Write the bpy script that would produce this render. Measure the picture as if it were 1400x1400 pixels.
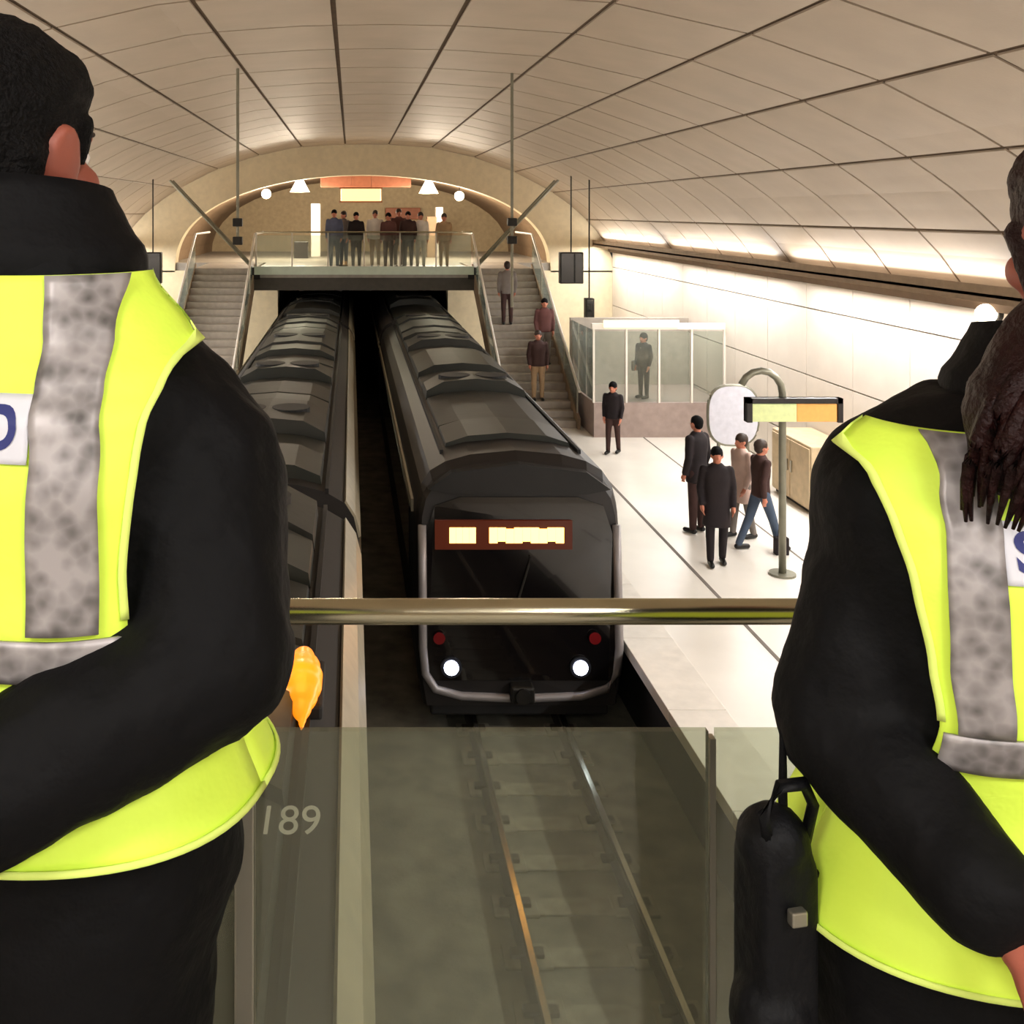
import bpy, bmesh, math, random
from mathutils import Vector, Matrix, noise
random.seed(7)
PI = math.pi
for o in list(bpy.data.objects): bpy.data.objects.remove(o)
S = bpy.context.scene
C = S.collection

# ------------------------------------------------------------------ camera
# X right, Y into the station, Z up; rail head is z = 0, camera stands on the near footbridge
CAMZ, F = 6.0, 1400.0
VPX, VPY = 480.0, 290.0
cam_d = bpy.data.cameras.new('camera'); cam = bpy.data.objects.new('camera', cam_d); C.objects.link(cam)
cam.location = (0, 0, CAMZ); cam.rotation_euler = (PI/2, 0, 0)
cam_d.sensor_width = 36; cam_d.lens = 36*F/1400
cam_d.shift_x = (700-VPX)/1400; cam_d.shift_y = -(700-VPY)/1400
cam_d.clip_start = 0.05; cam_d.clip_end = 300
S.camera = cam
# ------------------------------------------------------------------ world, exposure
w = bpy.data.worlds.new('world'); S.world = w; w.use_nodes = True
w.node_tree.nodes['Background'].inputs[0].default_value = (0.9, 0.8, 0.7, 1)
w.node_tree.nodes['Background'].inputs[1].default_value = 0.05
S.view_settings.view_transform = 'Standard'; S.view_settings.look = 'None'
S.view_settings.gamma = 1; S.view_settings.use_curve_mapping = False
S.view_settings.exposure = 0.0
# light power per lamp kind
E_COVE_UP, E_COVE_DOWN, E_NEAR, E_CONCOURSE, E_GLOBE = 58, 330, 120, 420, 5

def area_light(name, loc, direction, sx, sy, power, col, parent=None, spread=PI):
    d = bpy.data.lights.new(name, 'AREA'); d.shape = 'RECTANGLE'; d.size = sx; d.size_y = sy
    d.energy = power; d.color = col; d.spread = spread
    o = bpy.data.objects.new(name, d); C.objects.link(o)
    o.location = loc
    z = -Vector(direction).normalized(); y = (Vector((0, 1, 0))-z*z.y).normalized(); x = y.cross(z)   # long side kept along the station
    o.rotation_euler = Matrix((x, y, z)).transposed().to_euler()
    if parent: o.parent = parent
    return o

# ------------------------------------------------------------------ materials
def lin(c): return tuple(((v/255)/12.92 if v/255 <= .04045 else ((v/255+.055)/1.055)**2.4) for v in c)
M = {}
def mat(name, rgb, rough=.6, metal=0, var=.12, nscale=6, bump=0, bscale=40, emit=None, estr=0, coat=0, spec=None):
    m = bpy.data.materials.new(name); m.use_nodes = True; nt = m.node_tree; n = nt.nodes; l = nt.links
    b = n['Principled BSDF']; c = lin(rgb)
    b.inputs['Roughness'].default_value = rough; b.inputs['Metallic'].default_value = metal
    if coat: b.inputs['Coat Weight'].default_value = coat
    if spec is not None: b.inputs['Specular IOR Level'].default_value = spec
    tc = n.new('ShaderNodeTexCoord')
    if var:
        nz = n.new('ShaderNodeTexNoise'); nz.inputs['Scale'].default_value = nscale; nz.inputs['Detail'].default_value = 5
        l.new(tc.outputs['Object'], nz.inputs['Vector'])
        r = n.new('ShaderNodeValToRGB'); r.color_ramp.elements[0].position = .3; r.color_ramp.elements[1].position = .7
        r.color_ramp.elements[0].color = tuple(v*(1-var) for v in c)+(1,)
        r.color_ramp.elements[1].color = tuple(min(1, v*(1+var)) for v in c)+(1,)
        l.new(nz.outputs['Fac'], r.inputs['Fac']); l.new(r.outputs['Color'], b.inputs['Base Color'])
    else: b.inputs['Base Color'].default_value = c+(1,)
    if bump:
        nb = n.new('ShaderNodeTexNoise'); nb.inputs['Scale'].default_value = bscale; nb.inputs['Detail'].default_value = 4
        l.new(tc.outputs['Object'], nb.inputs['Vector'])
        bp = n.new('ShaderNodeBump'); bp.inputs['Strength'].default_value = bump; bp.inputs['Distance'].default_value = .02
        l.new(nb.outputs['Fac'], bp.inputs['Height']); l.new(bp.outputs['Normal'], b.inputs['Normal'])
    if emit:
        b.inputs['Emission Color'].default_value = lin(emit)+(1,); b.inputs['Emission Strength'].default_value = estr
    M[name] = m; return m

mat('panel', (168, 153, 134), .55, var=.06, nscale=1.5, bump=.08, bscale=30)
mat('joint', (96, 78, 60), .9)
mat('wall_panel', (232, 222, 210), .45, var=.04, nscale=2)
mat('wall_joint', (120, 108, 96), .8)
mat('portal', (214, 200, 168), .7, var=.06)
mat('platform', (236, 230, 220), .35, var=.05, nscale=1.2)
mat('groove', (120, 112, 104), .8)
mat('coping', (232, 226, 216), .5, var=.06)
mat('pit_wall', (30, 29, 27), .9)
mat('trackbed', (112, 108, 94), .9, var=.35, nscale=3, bump=.5, bscale=12)
mat('sleeper', (128, 122, 106), .85, var=.25, nscale=8, bump=.3)
mat('rail_steel', (225, 222, 212), .22, metal=1, var=.05)
mat('rail_web', (62, 54, 46), .8, var=.25)
mat('clip', (70, 62, 52), .7)
mat('stone_floor', (150, 144, 134), .5)
mat('roof', (42, 42, 36), .55, var=.22, nscale=2.5, bump=.1, bscale=8)
mat('roof_unit', (36, 38, 31), .5, var=.2, nscale=3)
mat('roof_dark', (24, 23, 22), .7)
mat('cantrail', (176, 168, 146), .4, metal=.2, var=.1)
mat('body_dark', (34, 29, 26), .65, var=.1)
mat('front_black', (14, 12, 13), .12, var=0, coat=.6)
mat('front_body', (26, 22, 21), .5, var=.05)
mat('front_silver', (150, 145, 145), .4, metal=.3, var=.05)
mat('bellows', (20, 20, 20), .9)
mat('amber_led', (255, 170, 60), .4, var=0, emit=(255, 175, 85), estr=7)
mat('amber_back', (34, 14, 7), .4, var=0, emit=(255, 90, 10), estr=.06)
mat('headlight', (255, 255, 255), .3, var=0, emit=(225, 232, 255), estr=14)
mat('lamp_rim', (60, 60, 64), .3, metal=.8, var=0)
mat('amber_lamp', (255, 160, 30), .3, var=0, emit=(255, 140, 20), estr=1.0)
mat('white_paint', (225, 225, 220), .6, var=0)
mat('steel', (205, 198, 172), .22, metal=1, var=.04)
mat('brushed', (176, 172, 158), .35, metal=.9, var=.05)
mat('dark_metal', (40, 38, 34), .5, metal=.5, var=.1)
mat('stair_grey', (168, 158, 146), .6)
mat('stair_side', (150, 128, 104), .6)
mat('white_metal', (238, 232, 220), .4, var=.02)
mat('deck_edge', (200, 214, 196), .4, var=.05)
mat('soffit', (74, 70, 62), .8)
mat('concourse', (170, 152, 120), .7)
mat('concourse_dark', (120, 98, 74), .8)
mat('red_brown', (150, 92, 66), .6)
mat('sign_lit', (255, 220, 160), .5, var=0, emit=(255, 205, 140), estr=1.6)
mat('lamp_glow', (255, 245, 225), .5, var=0, emit=(255, 240, 215), estr=5)
mat('tube_glow', (255, 245, 230), .5, var=0, emit=(255, 240, 225), estr=6)
mat('fixture', (200, 192, 180), .5, metal=.3, var=0)
mat('mauve', (160, 142, 134), .6)
mat('sign_black', (22, 14, 12), .4, var=0)
mat('screen_green', (190, 196, 140), .4, var=.1, nscale=14, emit=(190, 200, 140), estr=.45)
mat('screen_amber', (214, 150, 80), .4, var=.1, nscale=14, emit=(220, 150, 70), estr=.45)
mat('beige', (206, 184, 148), .6)
mat('pale_blue', (206, 206, 216), .35, var=.08, nscale=10)
mat('pole_grey', (128, 126, 110), .4, metal=.4)
# people
mat('skin', (196, 124, 98), .5, var=.1, nscale=14, bump=.05, bscale=90)
mat('skin_red', (156, 84, 66), .5, var=.1, nscale=14, bump=.05, bscale=90)
mat('hair_black', (10, 8, 8), .7, spec=.15, var=.3, nscale=60, bump=.6, bscale=160)
mat('hair_auburn', (30, 8, 7), .5, spec=.2, var=.4, nscale=30, bump=.4, bscale=120)
mat('hair_brown', (52, 36, 26), .6, var=.2)
mat('jacket', (9, 8.5, 10), .7, spec=.15, var=.18, nscale=5, bump=.35, bscale=22)
mat('trousers', (7, 7, 7.5), .85, spec=.1, var=.15, bump=.2, bscale=30)
mat('shoe', (15, 14, 14), .4, var=0)
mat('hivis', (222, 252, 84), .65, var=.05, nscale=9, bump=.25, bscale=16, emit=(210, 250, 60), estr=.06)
mat('vest_edge', (226, 246, 122), .7, var=.03)
mat('lettering', (38, 44, 110), .6, var=0)
mat('name_patch', (214, 214, 222), .6, var=.05, nscale=20)
mat('pouch', (10, 10, 13), .6, spec=.2, var=.2, bump=.2)
mat('gold_band', (200, 150, 50), .5, var=.1)
mat('eye_white', (235, 230, 225), .2, var=0)
mat('iris', (50, 34, 24), .2, var=0)
mat('lips', (160, 80, 72), .5, var=0)

def tape_mat():
    m = bpy.data.materials.new('reflective_tape'); m.use_nodes = True; nt = m.node_tree; n = nt.nodes; l = nt.links
    b = n['Principled BSDF']; b.inputs['Roughness'].default_value = .45; b.inputs['Metallic'].default_value = .25
    tc = n.new('ShaderNodeTexCoord'); nz = n.new('ShaderNodeTexNoise'); nz.inputs['Scale'].default_value = 26; nz.inputs['Detail'].default_value = 3
    v = n.new('ShaderNodeTexVoronoi'); v.inputs['Scale'].default_value = 70
    l.new(tc.outputs['Object'], nz.inputs['Vector']); l.new(tc.outputs['Object'], v.inputs['Vector'])
    ad = n.new('ShaderNodeMath'); ad.operation = 'MULTIPLY_ADD'; ad.inputs[1].default_value = .35
    l.new(v.outputs['Distance'], ad.inputs[0]); l.new(nz.outputs['Fac'], ad.inputs[2])
    r = n.new('ShaderNodeValToRGB'); e = r.color_ramp.elements
    e[0].position = .38; e[0].color = lin((86, 82, 80))+(1,); e[1].position = .8; e[1].color = lin((172, 166, 166))+(1,)
    l.new(ad.outputs[0], r.inputs['Fac']); l.new(r.outputs['Color'], b.inputs['Base Color'])
    M['tape'] = m
tape_mat()

def glass_mat(name, tint, veil, veil_col, refl_rough=.03):
    """clear sheet with fresnel reflection and an even pale veil mixed in"""
    m = bpy.data.materials.new(name); m.use_nodes = True; nt = m.node_tree; n = nt.nodes; l = nt.links
    n.remove(n['Principled BSDF']); out = n['Material Output']
    tr = n.new('ShaderNodeBsdfTransparent'); tr.inputs[0].default_value = tint+(1,)
    gl = n.new('ShaderNodeBsdfGlossy'); gl.inputs['Roughness'].default_value = refl_rough
    fr = n.new('ShaderNodeFresnel'); fr.inputs[0].default_value = 1.5
    mx = n.new('ShaderNodeMixShader'); l.new(fr.outputs[0], mx.inputs[0]); l.new(tr.outputs[0], mx.inputs[1]); l.new(gl.outputs[0], mx.inputs[2])
    df = n.new('ShaderNodeBsdfDiffuse'); df.inputs[0].default_value = lin(veil_col)+(1,)
    tl = n.new('ShaderNodeBsdfTranslucent'); tl.inputs[0].default_value = lin(veil_col)+(1,)
    d2 = n.new('ShaderNodeMixShader'); d2.inputs[0].default_value = .5; l.new(df.outputs[0], d2.inputs[1]); l.new(tl.outputs[0], d2.inputs[2])
    m2 = n.new('ShaderNodeMixShader'); m2.inputs[0].default_value = veil
    l.new(mx.outputs[0], m2.inputs[1]); l.new(d2.outputs[0], m2.inputs[2]); l.new(m2.outputs[0], out.inputs[0])
    M[name] = m
glass_mat('guard_glass', (.80, .84, .76), .10, (205, 205, 185))  # milky reflection on the glass put into its colour as a pale veil
glass_mat('pane_glass', (.86, .9, .86), .09, (220, 225, 215))

# ------------------------------------------------------------------ helpers
def link(name, me, m, parent=None, label=None, cat=None, group=None, kind=None, smooth=False):
    o = bpy.data.objects.new(name, me); C.objects.link(o)
    if m is not None and not me.materials: me.materials.append(M[m] if isinstance(m, str) else m)
    if parent: o.parent = parent
    tag(o, label, cat, group, kind)
    if smooth:
        for p in me.polygons: p.use_smooth = True
    return o
def tag(o, label=None, cat=None, group=None, kind=None):
    if label: o['label'] = label
    if cat: o['category'] = cat
    if group: o['group'] = group
    if kind: o['kind'] = kind
    return o
def empty(name, loc, rz=0, label=None, cat=None, group=None, kind=None):
    o = bpy.data.objects.new(name, None); C.objects.link(o); o.location = loc; o.rotation_euler = (0, 0, rz)
    o.empty_display_size = .1
    return tag(o, label, cat, group, kind)
def bm_mesh(name, bm):
    me = bpy.data.meshes.new(name); bmesh.ops.recalc_face_normals(bm, faces=bm.faces); bm.to_mesh(me); bm.free(); return me
def box(bm, x0, x1, y0, y1, z0, z1, bev=0):
    r = bmesh.ops.create_cube(bm, size=1)
    for v in r['verts']:
        v.co = Vector(((x0+x1)/2+v.co.x*(x1-x0), (y0+y1)/2+v.co.y*(y1-y0), (z0+z1)/2+v.co.z*(z1-z0)))
    if bev:
        es = list({e for v in r['verts'] for e in v.link_edges})
        bmesh.ops.bevel(bm, geom=es, offset=bev, segments=2, profile=.5, affect='EDGES')
def frame_of(d):
    return d.to_track_quat('Z', 'Y').to_matrix().to_4x4()
def cyl(bm, p0, p1, r0, r1=None, seg=12, caps=True):
    p0, p1 = Vector(p0), Vector(p1); d = p1-p0
    if d.length < 1e-6: return
    bmesh.ops.create_cone(bm, cap_ends=caps, segments=seg, radius1=r0, radius2=r0 if r1 is None else r1, depth=d.length,
                          matrix=Matrix.Translation((p0+p1)/2) @ frame_of(d))
def ball(bm, c, r, sub=2, rot=None):
    if not isinstance(r, (tuple, list)): r = (r, r, r)
    mt = Matrix.Translation(Vector(c)) @ (rot.to_4x4() if rot else Matrix.Identity(4)) @ Matrix.Diagonal((r[0], r[1], r[2], 1))
    bmesh.ops.create_icosphere(bm, subdivisions=sub, radius=1, matrix=mt)
def cap(bm, p0, r0, p1, r1, seg=14):
    cyl(bm, p0, p1, r0, r1, seg); ball(bm, p0, r0); ball(bm, p1, r1)
def tube(bm, pts, r, seg=10):
    """swept tube along a polyline"""
    pts = [Vector(p) for p in pts]; rings = []
    for i, p in enumerate(pts):
        t = (pts[min(i+1, len(pts)-1)]-pts[max(i-1, 0)]).normalized()
        up = Vector((0, 0, 1)) if abs(t.z) < .95 else Vector((1, 0, 0))
        a = t.cross(up).normalized(); b = a.cross(t)
        rr = r[i] if isinstance(r, (list, tuple)) else r
        rings.append([bm.verts.new(p+(a*math.cos(2*PI*k/seg)+b*math.sin(2*PI*k/seg))*rr) for k in range(seg)])
    for i in range(len(rings)-1):
        for k in range(seg):
            bm.faces.new((rings[i][k], rings[i][(k+1) % seg], rings[i+1][(k+1) % seg], rings[i+1][k]))
    bm.faces.new(rings[0][::-1]); bm.faces.new(rings[-1])
def prism(bm, poly, y0, y1):
    """extrude an (x, z) outline along y"""
    a = [bm.verts.new((x, y0, z)) for x, z in poly]; b = [bm.verts.new((x, y1, z)) for x, z in poly]
    n = len(poly)
    for i in range(n): bm.faces.new((a[i], a[(i+1) % n], b[(i+1) % n], b[i]))
    bm.faces.new(a[::-1]); bm.faces.new(b)
BAKER = {}
def bake(bm, name, voxel, smooth_it=4, m=None, wob=0, wscale=8):
    """voxel-union of overlapping shapes into one continuous skin"""
    me = bm_mesh(name+'_src', bm)
    if 'o' not in BAKER:      # one working object, removed at the end of the script
        o = bpy.data.objects.new('bake_work', me); C.objects.link(o); BAKER['o'] = o; BAKER['m'] = []
        o.modifiers.new('r', 'REMESH').mode = 'VOXEL'; o.modifiers.new('s', 'SMOOTH').factor = .5
    o = BAKER['o']; o.data = me; BAKER['m'].append(me)
    o.modifiers['r'].voxel_size = voxel; o.modifiers['s'].iterations = smooth_it
    dg = bpy.context.evaluated_depsgraph_get(); dg.update()
    out = bpy.data.meshes.new_from_object(o.evaluated_get(dg)); out.name = name
    if wob:
        n = len(out.vertices); co = [0.0]*(3*n); nr = [0.0]*(3*n)
        out.vertices.foreach_get('co', co); out.vertices.foreach_get('normal', nr)
        for i in range(0, 3*n, 3):
            c = Vector(co[i:i+3]); k = wob*(noise.noise(c*wscale)+.5*noise.noise(c*wscale*2.3+Vector((3, 1, 7))))
            for j in range(3): co[i+j] += nr[i+j]*k
        out.vertices.foreach_set('co', co)
    out.shade_smooth()
    if m: out.materials.append(M[m])
    return out
def one(name, fn, m, parent=None, smooth=False, **kw):
    bm = bmesh.new(); fn(bm); return link(name, bm_mesh(name, bm), m, parent, smooth=smooth, **kw)
def text_mesh(txt, size, extrude=.0005, bold=0):
    c = bpy.data.curves.new('t', 'FONT'); c.body = txt; c.size = size; c.align_x = 'CENTER'; c.align_y = 'CENTER'; c.extrude = extrude
    c.offset = size*bold; c.resolution_u = 6
    o = bpy.data.objects.new('t', c); C.objects.link(o); dg = bpy.context.evaluated_depsgraph_get(); dg.update()
    me = bpy.data.meshes.new_from_object(o.evaluated_get(dg)); bpy.data.objects.remove(o); return me
def copy_tree(o, parent=None):
    c = o.copy(); C.objects.link(c); c.parent = parent
    for ch in list(o.children):
        if ch is not c: copy_tree(ch, c)
    return c

# ------------------------------------------------------------------ station dimensions
XC = .38                 # station axis
PLAT = .9                # platform height
EDGE_R, EDGE_L = 3.24, 2*XC-3.24
TR, TL = 1.99, -1.12 # track axes
DECK = CAMZ-1.65
Y0, YP, Y1 = -9.0, 4.92, 33.24     # vault start, first panel row, portal
RING = 1.77
drop_tab = [(0, 0), (1.0, .02), (2.24, .11), (3.6, .42), (4.84, .86), (5.98, 1.45), (6.6, 1.87), (7.1, 2.3), (7.55, 2.78), (7.85, 3.2), (8.1, 3.75)]
ZCROWN = CAMZ+2.2
def drop(dx):
    dx = abs(dx)
    for (a, b), (c, d) in zip(drop_tab, drop_tab[1:]):
        if dx <= c: return b+(d-b)*(dx-a)/(c-a)
    return drop_tab[-1][1]
# march along the vault from the crown joint seen left of the vanishing point
def march(x0, sgn, step=1.4, lim=7.8):
    pts = [x0]; x = x0; acc = 0
    while abs(x-XC) < lim:
        nx = x+sgn*.005; acc += math.hypot(.005, drop(nx-XC)-drop(x-XC)); x = nx
        if acc >= step: pts.append(x); acc = 0
    return pts
JX = sorted(set(march(-.19, 1)[1:] + march(-.19, -1)))
WALL_X = 8.1             # half width at the wall
if JX[-1]-XC > 7.6: JX[-1] = XC+7.85
else: JX.append(XC+7.85)
if XC-JX[0] > 7.6: JX[0] = XC-7.85
else: JX.insert(0, XC-7.85)
LEDGE_Z = ZCROWN-3.2

# ceiling: dark backing shell with every panel on it
prof = [(XC+s*dx, ZCROWN-drop(dx)+.028) for s, rng in ((-1, range(41, 0, -1)), (1, range(0, 42))) for dx in [k*.2 for k in rng] if dx <= 8.1]
def shell(bm):
    a = [bm.verts.new((x, Y0, z)) for x, z in prof]; b = [bm.verts.new((x, Y1+.05, z)) for x, z in prof]
    a2 = [bm.verts.new((x, Y0, z+.25)) for x, z in prof]; b2 = [bm.verts.new((x, Y1+.05, z+.25)) for x, z in prof]
    for i in range(len(prof)-1):
        bm.faces.new((a[i], a[i+1], b[i+1], b[i])); bm.faces.new((a2[i], b2[i], b2[i+1], a2[i+1]))
        bm.faces.new((a[i], a2[i], a2[i+1], a[i+1])); bm.faces.new((b[i], b[i+1], b2[i+1], b2[i]))
ceiling = one('ceiling', shell, 'joint', kind='structure', label='tan panelled vault over the whole station')
def vault_panel(xa, xb, ln, gx=.03, gy=.026, th=.02):
    """slightly curved panel between two longitudinal joints"""
    bm = bmesh.new(); n = 4; lo, hi = [], []
    L = math.hypot(xb-xa, drop(xb-XC)-drop(xa-XC)); t0 = gx/L
    for i in range(n+1):
        t = t0+(1-2*t0)*i/n; x = xa+(xb-xa)*t; z = ZCROWN-drop(x-XC)
        for arr, dz in ((lo, 0), (hi, th)): arr.append([bm.verts.new((x, y, z+dz)) for y in (gy, ln-gy)])
    for i in range(n):
        bm.faces.new((lo[i][0], lo[i+1][0], lo[i+1][1], lo[i][1])); bm.faces.new((hi[i][0], hi[i][1], hi[i+1][1], hi[i+1][0]))
        for k in (0, 1): bm.faces.new((lo[i][k], hi[i][k], hi[i+1][k], lo[i+1][k]))
    for i in (0, n): bm.faces.new((lo[i][0], lo[i][1], hi[i][1], hi[i][0]))
    return bm_mesh('vault_panel', bm)
nrow = int(round((Y1-YP)/RING))
for xa, xb in zip(JX, JX[1:]):
    me = vault_panel(xa, xb, RING); me.materials.append(M['panel'])
    for r in range(nrow):
        o = link('ceiling_panel', me, None, ceiling); o.location = (0, YP+r*RING, 0)
    me = vault_panel(xa, xb, YP-Y0); me.materials.append(M['panel'])
    o = link('ceiling_panel', me, None, ceiling); o.location = (0, Y0, 0)   # behind the camera: one long piece

# walls
def wall(side):
    s = 1 if side == 'right' else -1; X = XC+s*WALL_X
    wl = one('wall_'+side, lambda bm: box(bm, min(X+s*.05, X+s*.4), max(X+s*.05, X+s*.4), Y0, Y1, -.1, LEDGE_Z+.3), 'wall_joint', kind='structure')
    rows = [(PLAT+.02, 1.74), (1.74, 2.98), (2.98, 4.22), (4.22, LEDGE_Z-.02)]
    for z0, z1 in rows:
        bm = bmesh.new(); box(bm, min(X, X+s*.06), max(X, X+s*.06), .012, RING-.012, z0+.012, z1-.012); me = bm_mesh('wp', bm); me.materials.append(M['wall_panel'])
        for r in range(nrow):
            o = link('wall_panel', me, None, wl); o.location = (0, YP+r*RING, 0)
        bm = bmesh.new(); box(bm, min(X, X+s*.06), max(X, X+s*.06), 0, YP-Y0-.02, z0+.012, z1-.012)
        o = link('wall_panel', bm_mesh('wp', bm), 'wall_panel', wl); o.location = (0, Y0, 0)
    # cornice ledge that hides the lamps
    one('trim_1' if side == 'right' else 'trim_2', lambda bm: (box(bm, min(X-s*.64, X+s*.1), max(X-s*.64, X+s*.1), Y0, Y1, LEDGE_Z-.05, LEDGE_Z-.01),
        box(bm, min(X-s*.64, X-s*.61), max(X-s*.64, X-s*.61), Y0, Y1, LEDGE_Z-.12, LEDGE_Z+.1)), 'stair_side', kind='structure')
    # linear lamps on and under the ledge
    n = 6; ln = (Y1-Y0)/n
    for i in range(n):
        yc = Y0+ln*(i+.5)
        lamp = one('linear_lamp', lambda bm: (box(bm, X-s*.5-.04, X-s*.5+.04, yc-ln*.46, yc+ln*.46, LEDGE_Z-.01, LEDGE_Z+.03),), 'fixture')
        k = ['first', 'second', 'third', 'fourth', 'fifth', 'sixth'][i]
        tag(lamp, f'long lamp lying on the {side} wall ledge, {k} from the near end of the station', 'lamp', 'ledge lamps')
        one('tube', lambda bm: cyl(bm, (X-s*.5, yc-ln*.45, LEDGE_Z+.05), (X-s*.5, yc+ln*.45, LEDGE_Z+.05), .018, seg=8), 'tube_glow', lamp)
        area_light('up_light', (X-s*.5, yc, LEDGE_Z+.075), (-s*.55, 0, 1), .12, ln*.9, E_COVE_UP, (1, .93, .87), lamp)
        one('under_tray', lambda bm: box(bm, X-s*.5-.05, X-s*.5+.05, yc-ln*.46, yc+ln*.46, LEDGE_Z-.085, LEDGE_Z-.05), 'fixture', lamp)
        area_light('down_light', (X-s*.5, yc, LEDGE_Z-.1), (-s*.5, 0, -1), .12, ln*.9, E_COVE_DOWN, (1, .98, .955), lamp)
wall('right'); wall('left')
one('wall_back', lambda bm: box(bm, XC-8.6, XC+8.6, Y0-.3, Y0, -.2, ZCROWN+.4), 'panel', kind='structure')

# platforms and track pit
def platform(side):
    s = 1 if side == 'right' else -1; e = XC+s*(EDGE_R-XC); X = XC+s*WALL_X
    a, b = sorted((e+s*.42, X)); 
    fl = one('floor', lambda bm: box(bm, *sorted((e+s*.25, X+s*.1)), Y0, Y1, .3, PLAT), 'platform', kind='structure', label=f'white {side} platform floor')
    # coping stones along the edge
    bm = bmesh.new(); box(bm, *sorted((e, e+s*.6)), .006, RING-.006, PLAT-.12, PLAT+.012, .006); me = bm_mesh('coping', bm); me.materials.append(M['coping'])
    for r in range(int((Y1-Y0)/RING)):
        o = link('coping_slab', me, None, fl); o.location = (0, Y0+r*RING, 0)
    g = e+s*1.63
    one('safety_line', lambda bm: box(bm, *sorted((g-.025, g+.025)), Y0, Y1, PLAT-.02, PLAT+.004), 'groove', fl)
    one('safety_line', lambda bm: box(bm, *sorted((g+s*1.75-.015, g+s*1.75+.015)), Y0, Y1, PLAT-.02, PLAT+.004), 'groove', fl)
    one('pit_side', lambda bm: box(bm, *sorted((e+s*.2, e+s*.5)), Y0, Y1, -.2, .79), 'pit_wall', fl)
platform('right'); platform('left')
one('floor', lambda bm: box(bm, EDGE_L-.3, EDGE_R+.3, Y0, 62, -.5, -.2), 'trackbed', kind='structure', label='grey concrete track bed')

def track(xt, lab):
    t = empty('railway_track', (xt, 0, -.2), label=lab, cat='track', group='railway tracks')
    for s in (-1, 1):
        x = s*.53
        one('rail', lambda bm: prism(bm, [(x-.07, .03), (x+.07, .03), (x+.07, .045), (x+.012, .07), (x+.012, .15), (x-.012, .15), (x-.012, .07), (x-.07, .045)], Y0, 61.5), 'rail_web', t)
        one('rail_head', lambda bm: prism(bm, [(x-.034, .15), (x+.034, .15), (x+.036, .185), (x+.024, .2), (x-.024, .2), (x-.036, .185)], Y0, 61.5), 'rail_steel', t)
    bm = bmesh.new()
    for s in (-1, 1): box(bm, s*.53-.2, s*.53+.2, -.14, .14, 0, .035, .012)
    box(bm, -.34, .34, -.11, .11, 0, .02, .008)
    sl = bm_mesh('sleeper', bm); sl.materials.append(M['sleeper'])
    bm = bmesh.new()
    box(bm, -.14, .14, -.05, .05, .03, .075, .012)
    cl = bm_mesh('rail_clip', bm); cl.materials.append(M['clip'])
    for k in range(34):
        y = 2.3+k*.62
        so = link('sleeper', sl, None, t); so.location = (0, y, 0)
        for s in (-1, 1):
            c = link('rail_clip', cl, None, so); c.location = (s*.53, 0, 0)
track(TR, 'pair of shiny rails running under the train with the amber display')
track(TL, 'pair of rails hidden under the train on the left track')

# ------------------------------------------------------------------ far portal, tunnel and concourse
ZIN, WIN = 7.2, 6.1
def portal(bm):
    out = [(XC+s*dx, max(ZCROWN-drop(dx)+.05, 0)) for s, rng in ((-1, range(40, 0, -1)), (1, range(0, 41))) for dx in [k*.2025 for k in rng]]
    out = [(XC-8.4, DECK-.3)]+[(x, max(z, DECK-.3)) for x, z in out]+[(XC+8.4, DECK-.3)]
    n = len(out); inn = []
    for i in range(n):
        a = PI*(1-i/(n-1)); inn.append((XC+WIN*math.cos(a), DECK-.3+(ZIN-DECK+.3)*math.sin(a)**.8))
    for y in (Y1, Y1+.5): pass
    A = [bm.verts.new((x, Y1, z)) for x, z in out]; B = [bm.verts.new((x, Y1, z)) for x, z in inn]
    D = [bm.verts.new((x, Y1+.6, z)) for x, z in inn]; E = [bm.verts.new((x, Y1+.6, z)) for x, z in out]
    for i in range(n-1):
        bm.faces.new((A[i], A[i+1], B[i+1], B[i])); bm.faces.new((B[i], B[i+1], D[i+1], D[i])); bm.faces.new((D[i], D[i+1], E[i+1], E[i]))
wf = one('wall_far', portal, 'portal', kind='structure', label='cream arched portal closing the vault')
one('wall_far', lambda bm: (box(bm, EDGE_R-.1, XC+8.4, Y1, Y1+.6, -.2, DECK-.25), box(bm, XC-8.4, EDGE_L+.1, Y1, Y1+.6, -.2, DECK-.25)), 'portal', kind='structure')
def inner(bm):
    n = 24; rr = [[], []]
    for i in range(n+1):
        a = PI*(1-i/n)
        for j, y in ((0, Y1+.3), (1, 43)):
            rr[j].append(bm.verts.new((XC+(WIN+.15)*math.cos(a), y, DECK-.3+(ZIN-DECK+.42)*math.sin(a)**.8)))
    for i in range(n): bm.faces.new((rr[0][i], rr[1][i], rr[1][i+1], rr[0][i+1]))
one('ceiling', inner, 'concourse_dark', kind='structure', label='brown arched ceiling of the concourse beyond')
one('wall_concourse', lambda bm: box(bm, XC-7, XC+7, 43, 43.3, DECK-.3, ZIN+.6), 'concourse', kind='structure')
one('floor', lambda bm: box(bm, XC-7, XC+7, Y1+.1, 43, DECK-.3, DECK), 'stone_floor', kind='structure', label='concourse floor beyond the portal')
one('wall_tunnel', lambda bm: (box(bm, EDGE_L-.4, EDGE_L, Y1+.6, 62, -.3, DECK-.3), box(bm, EDGE_R, EDGE_R+.4, Y1+.6, 62, -.3, DECK-.3), box(bm, EDGE_L-.4, EDGE_R+.4, 62, 62.3, -.3, DECK-.3), box(bm, EDGE_L-.4, EDGE_R+.4, 43.3, 62, DECK-.3, DECK)), 'pit_wall', kind='structure')

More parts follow.
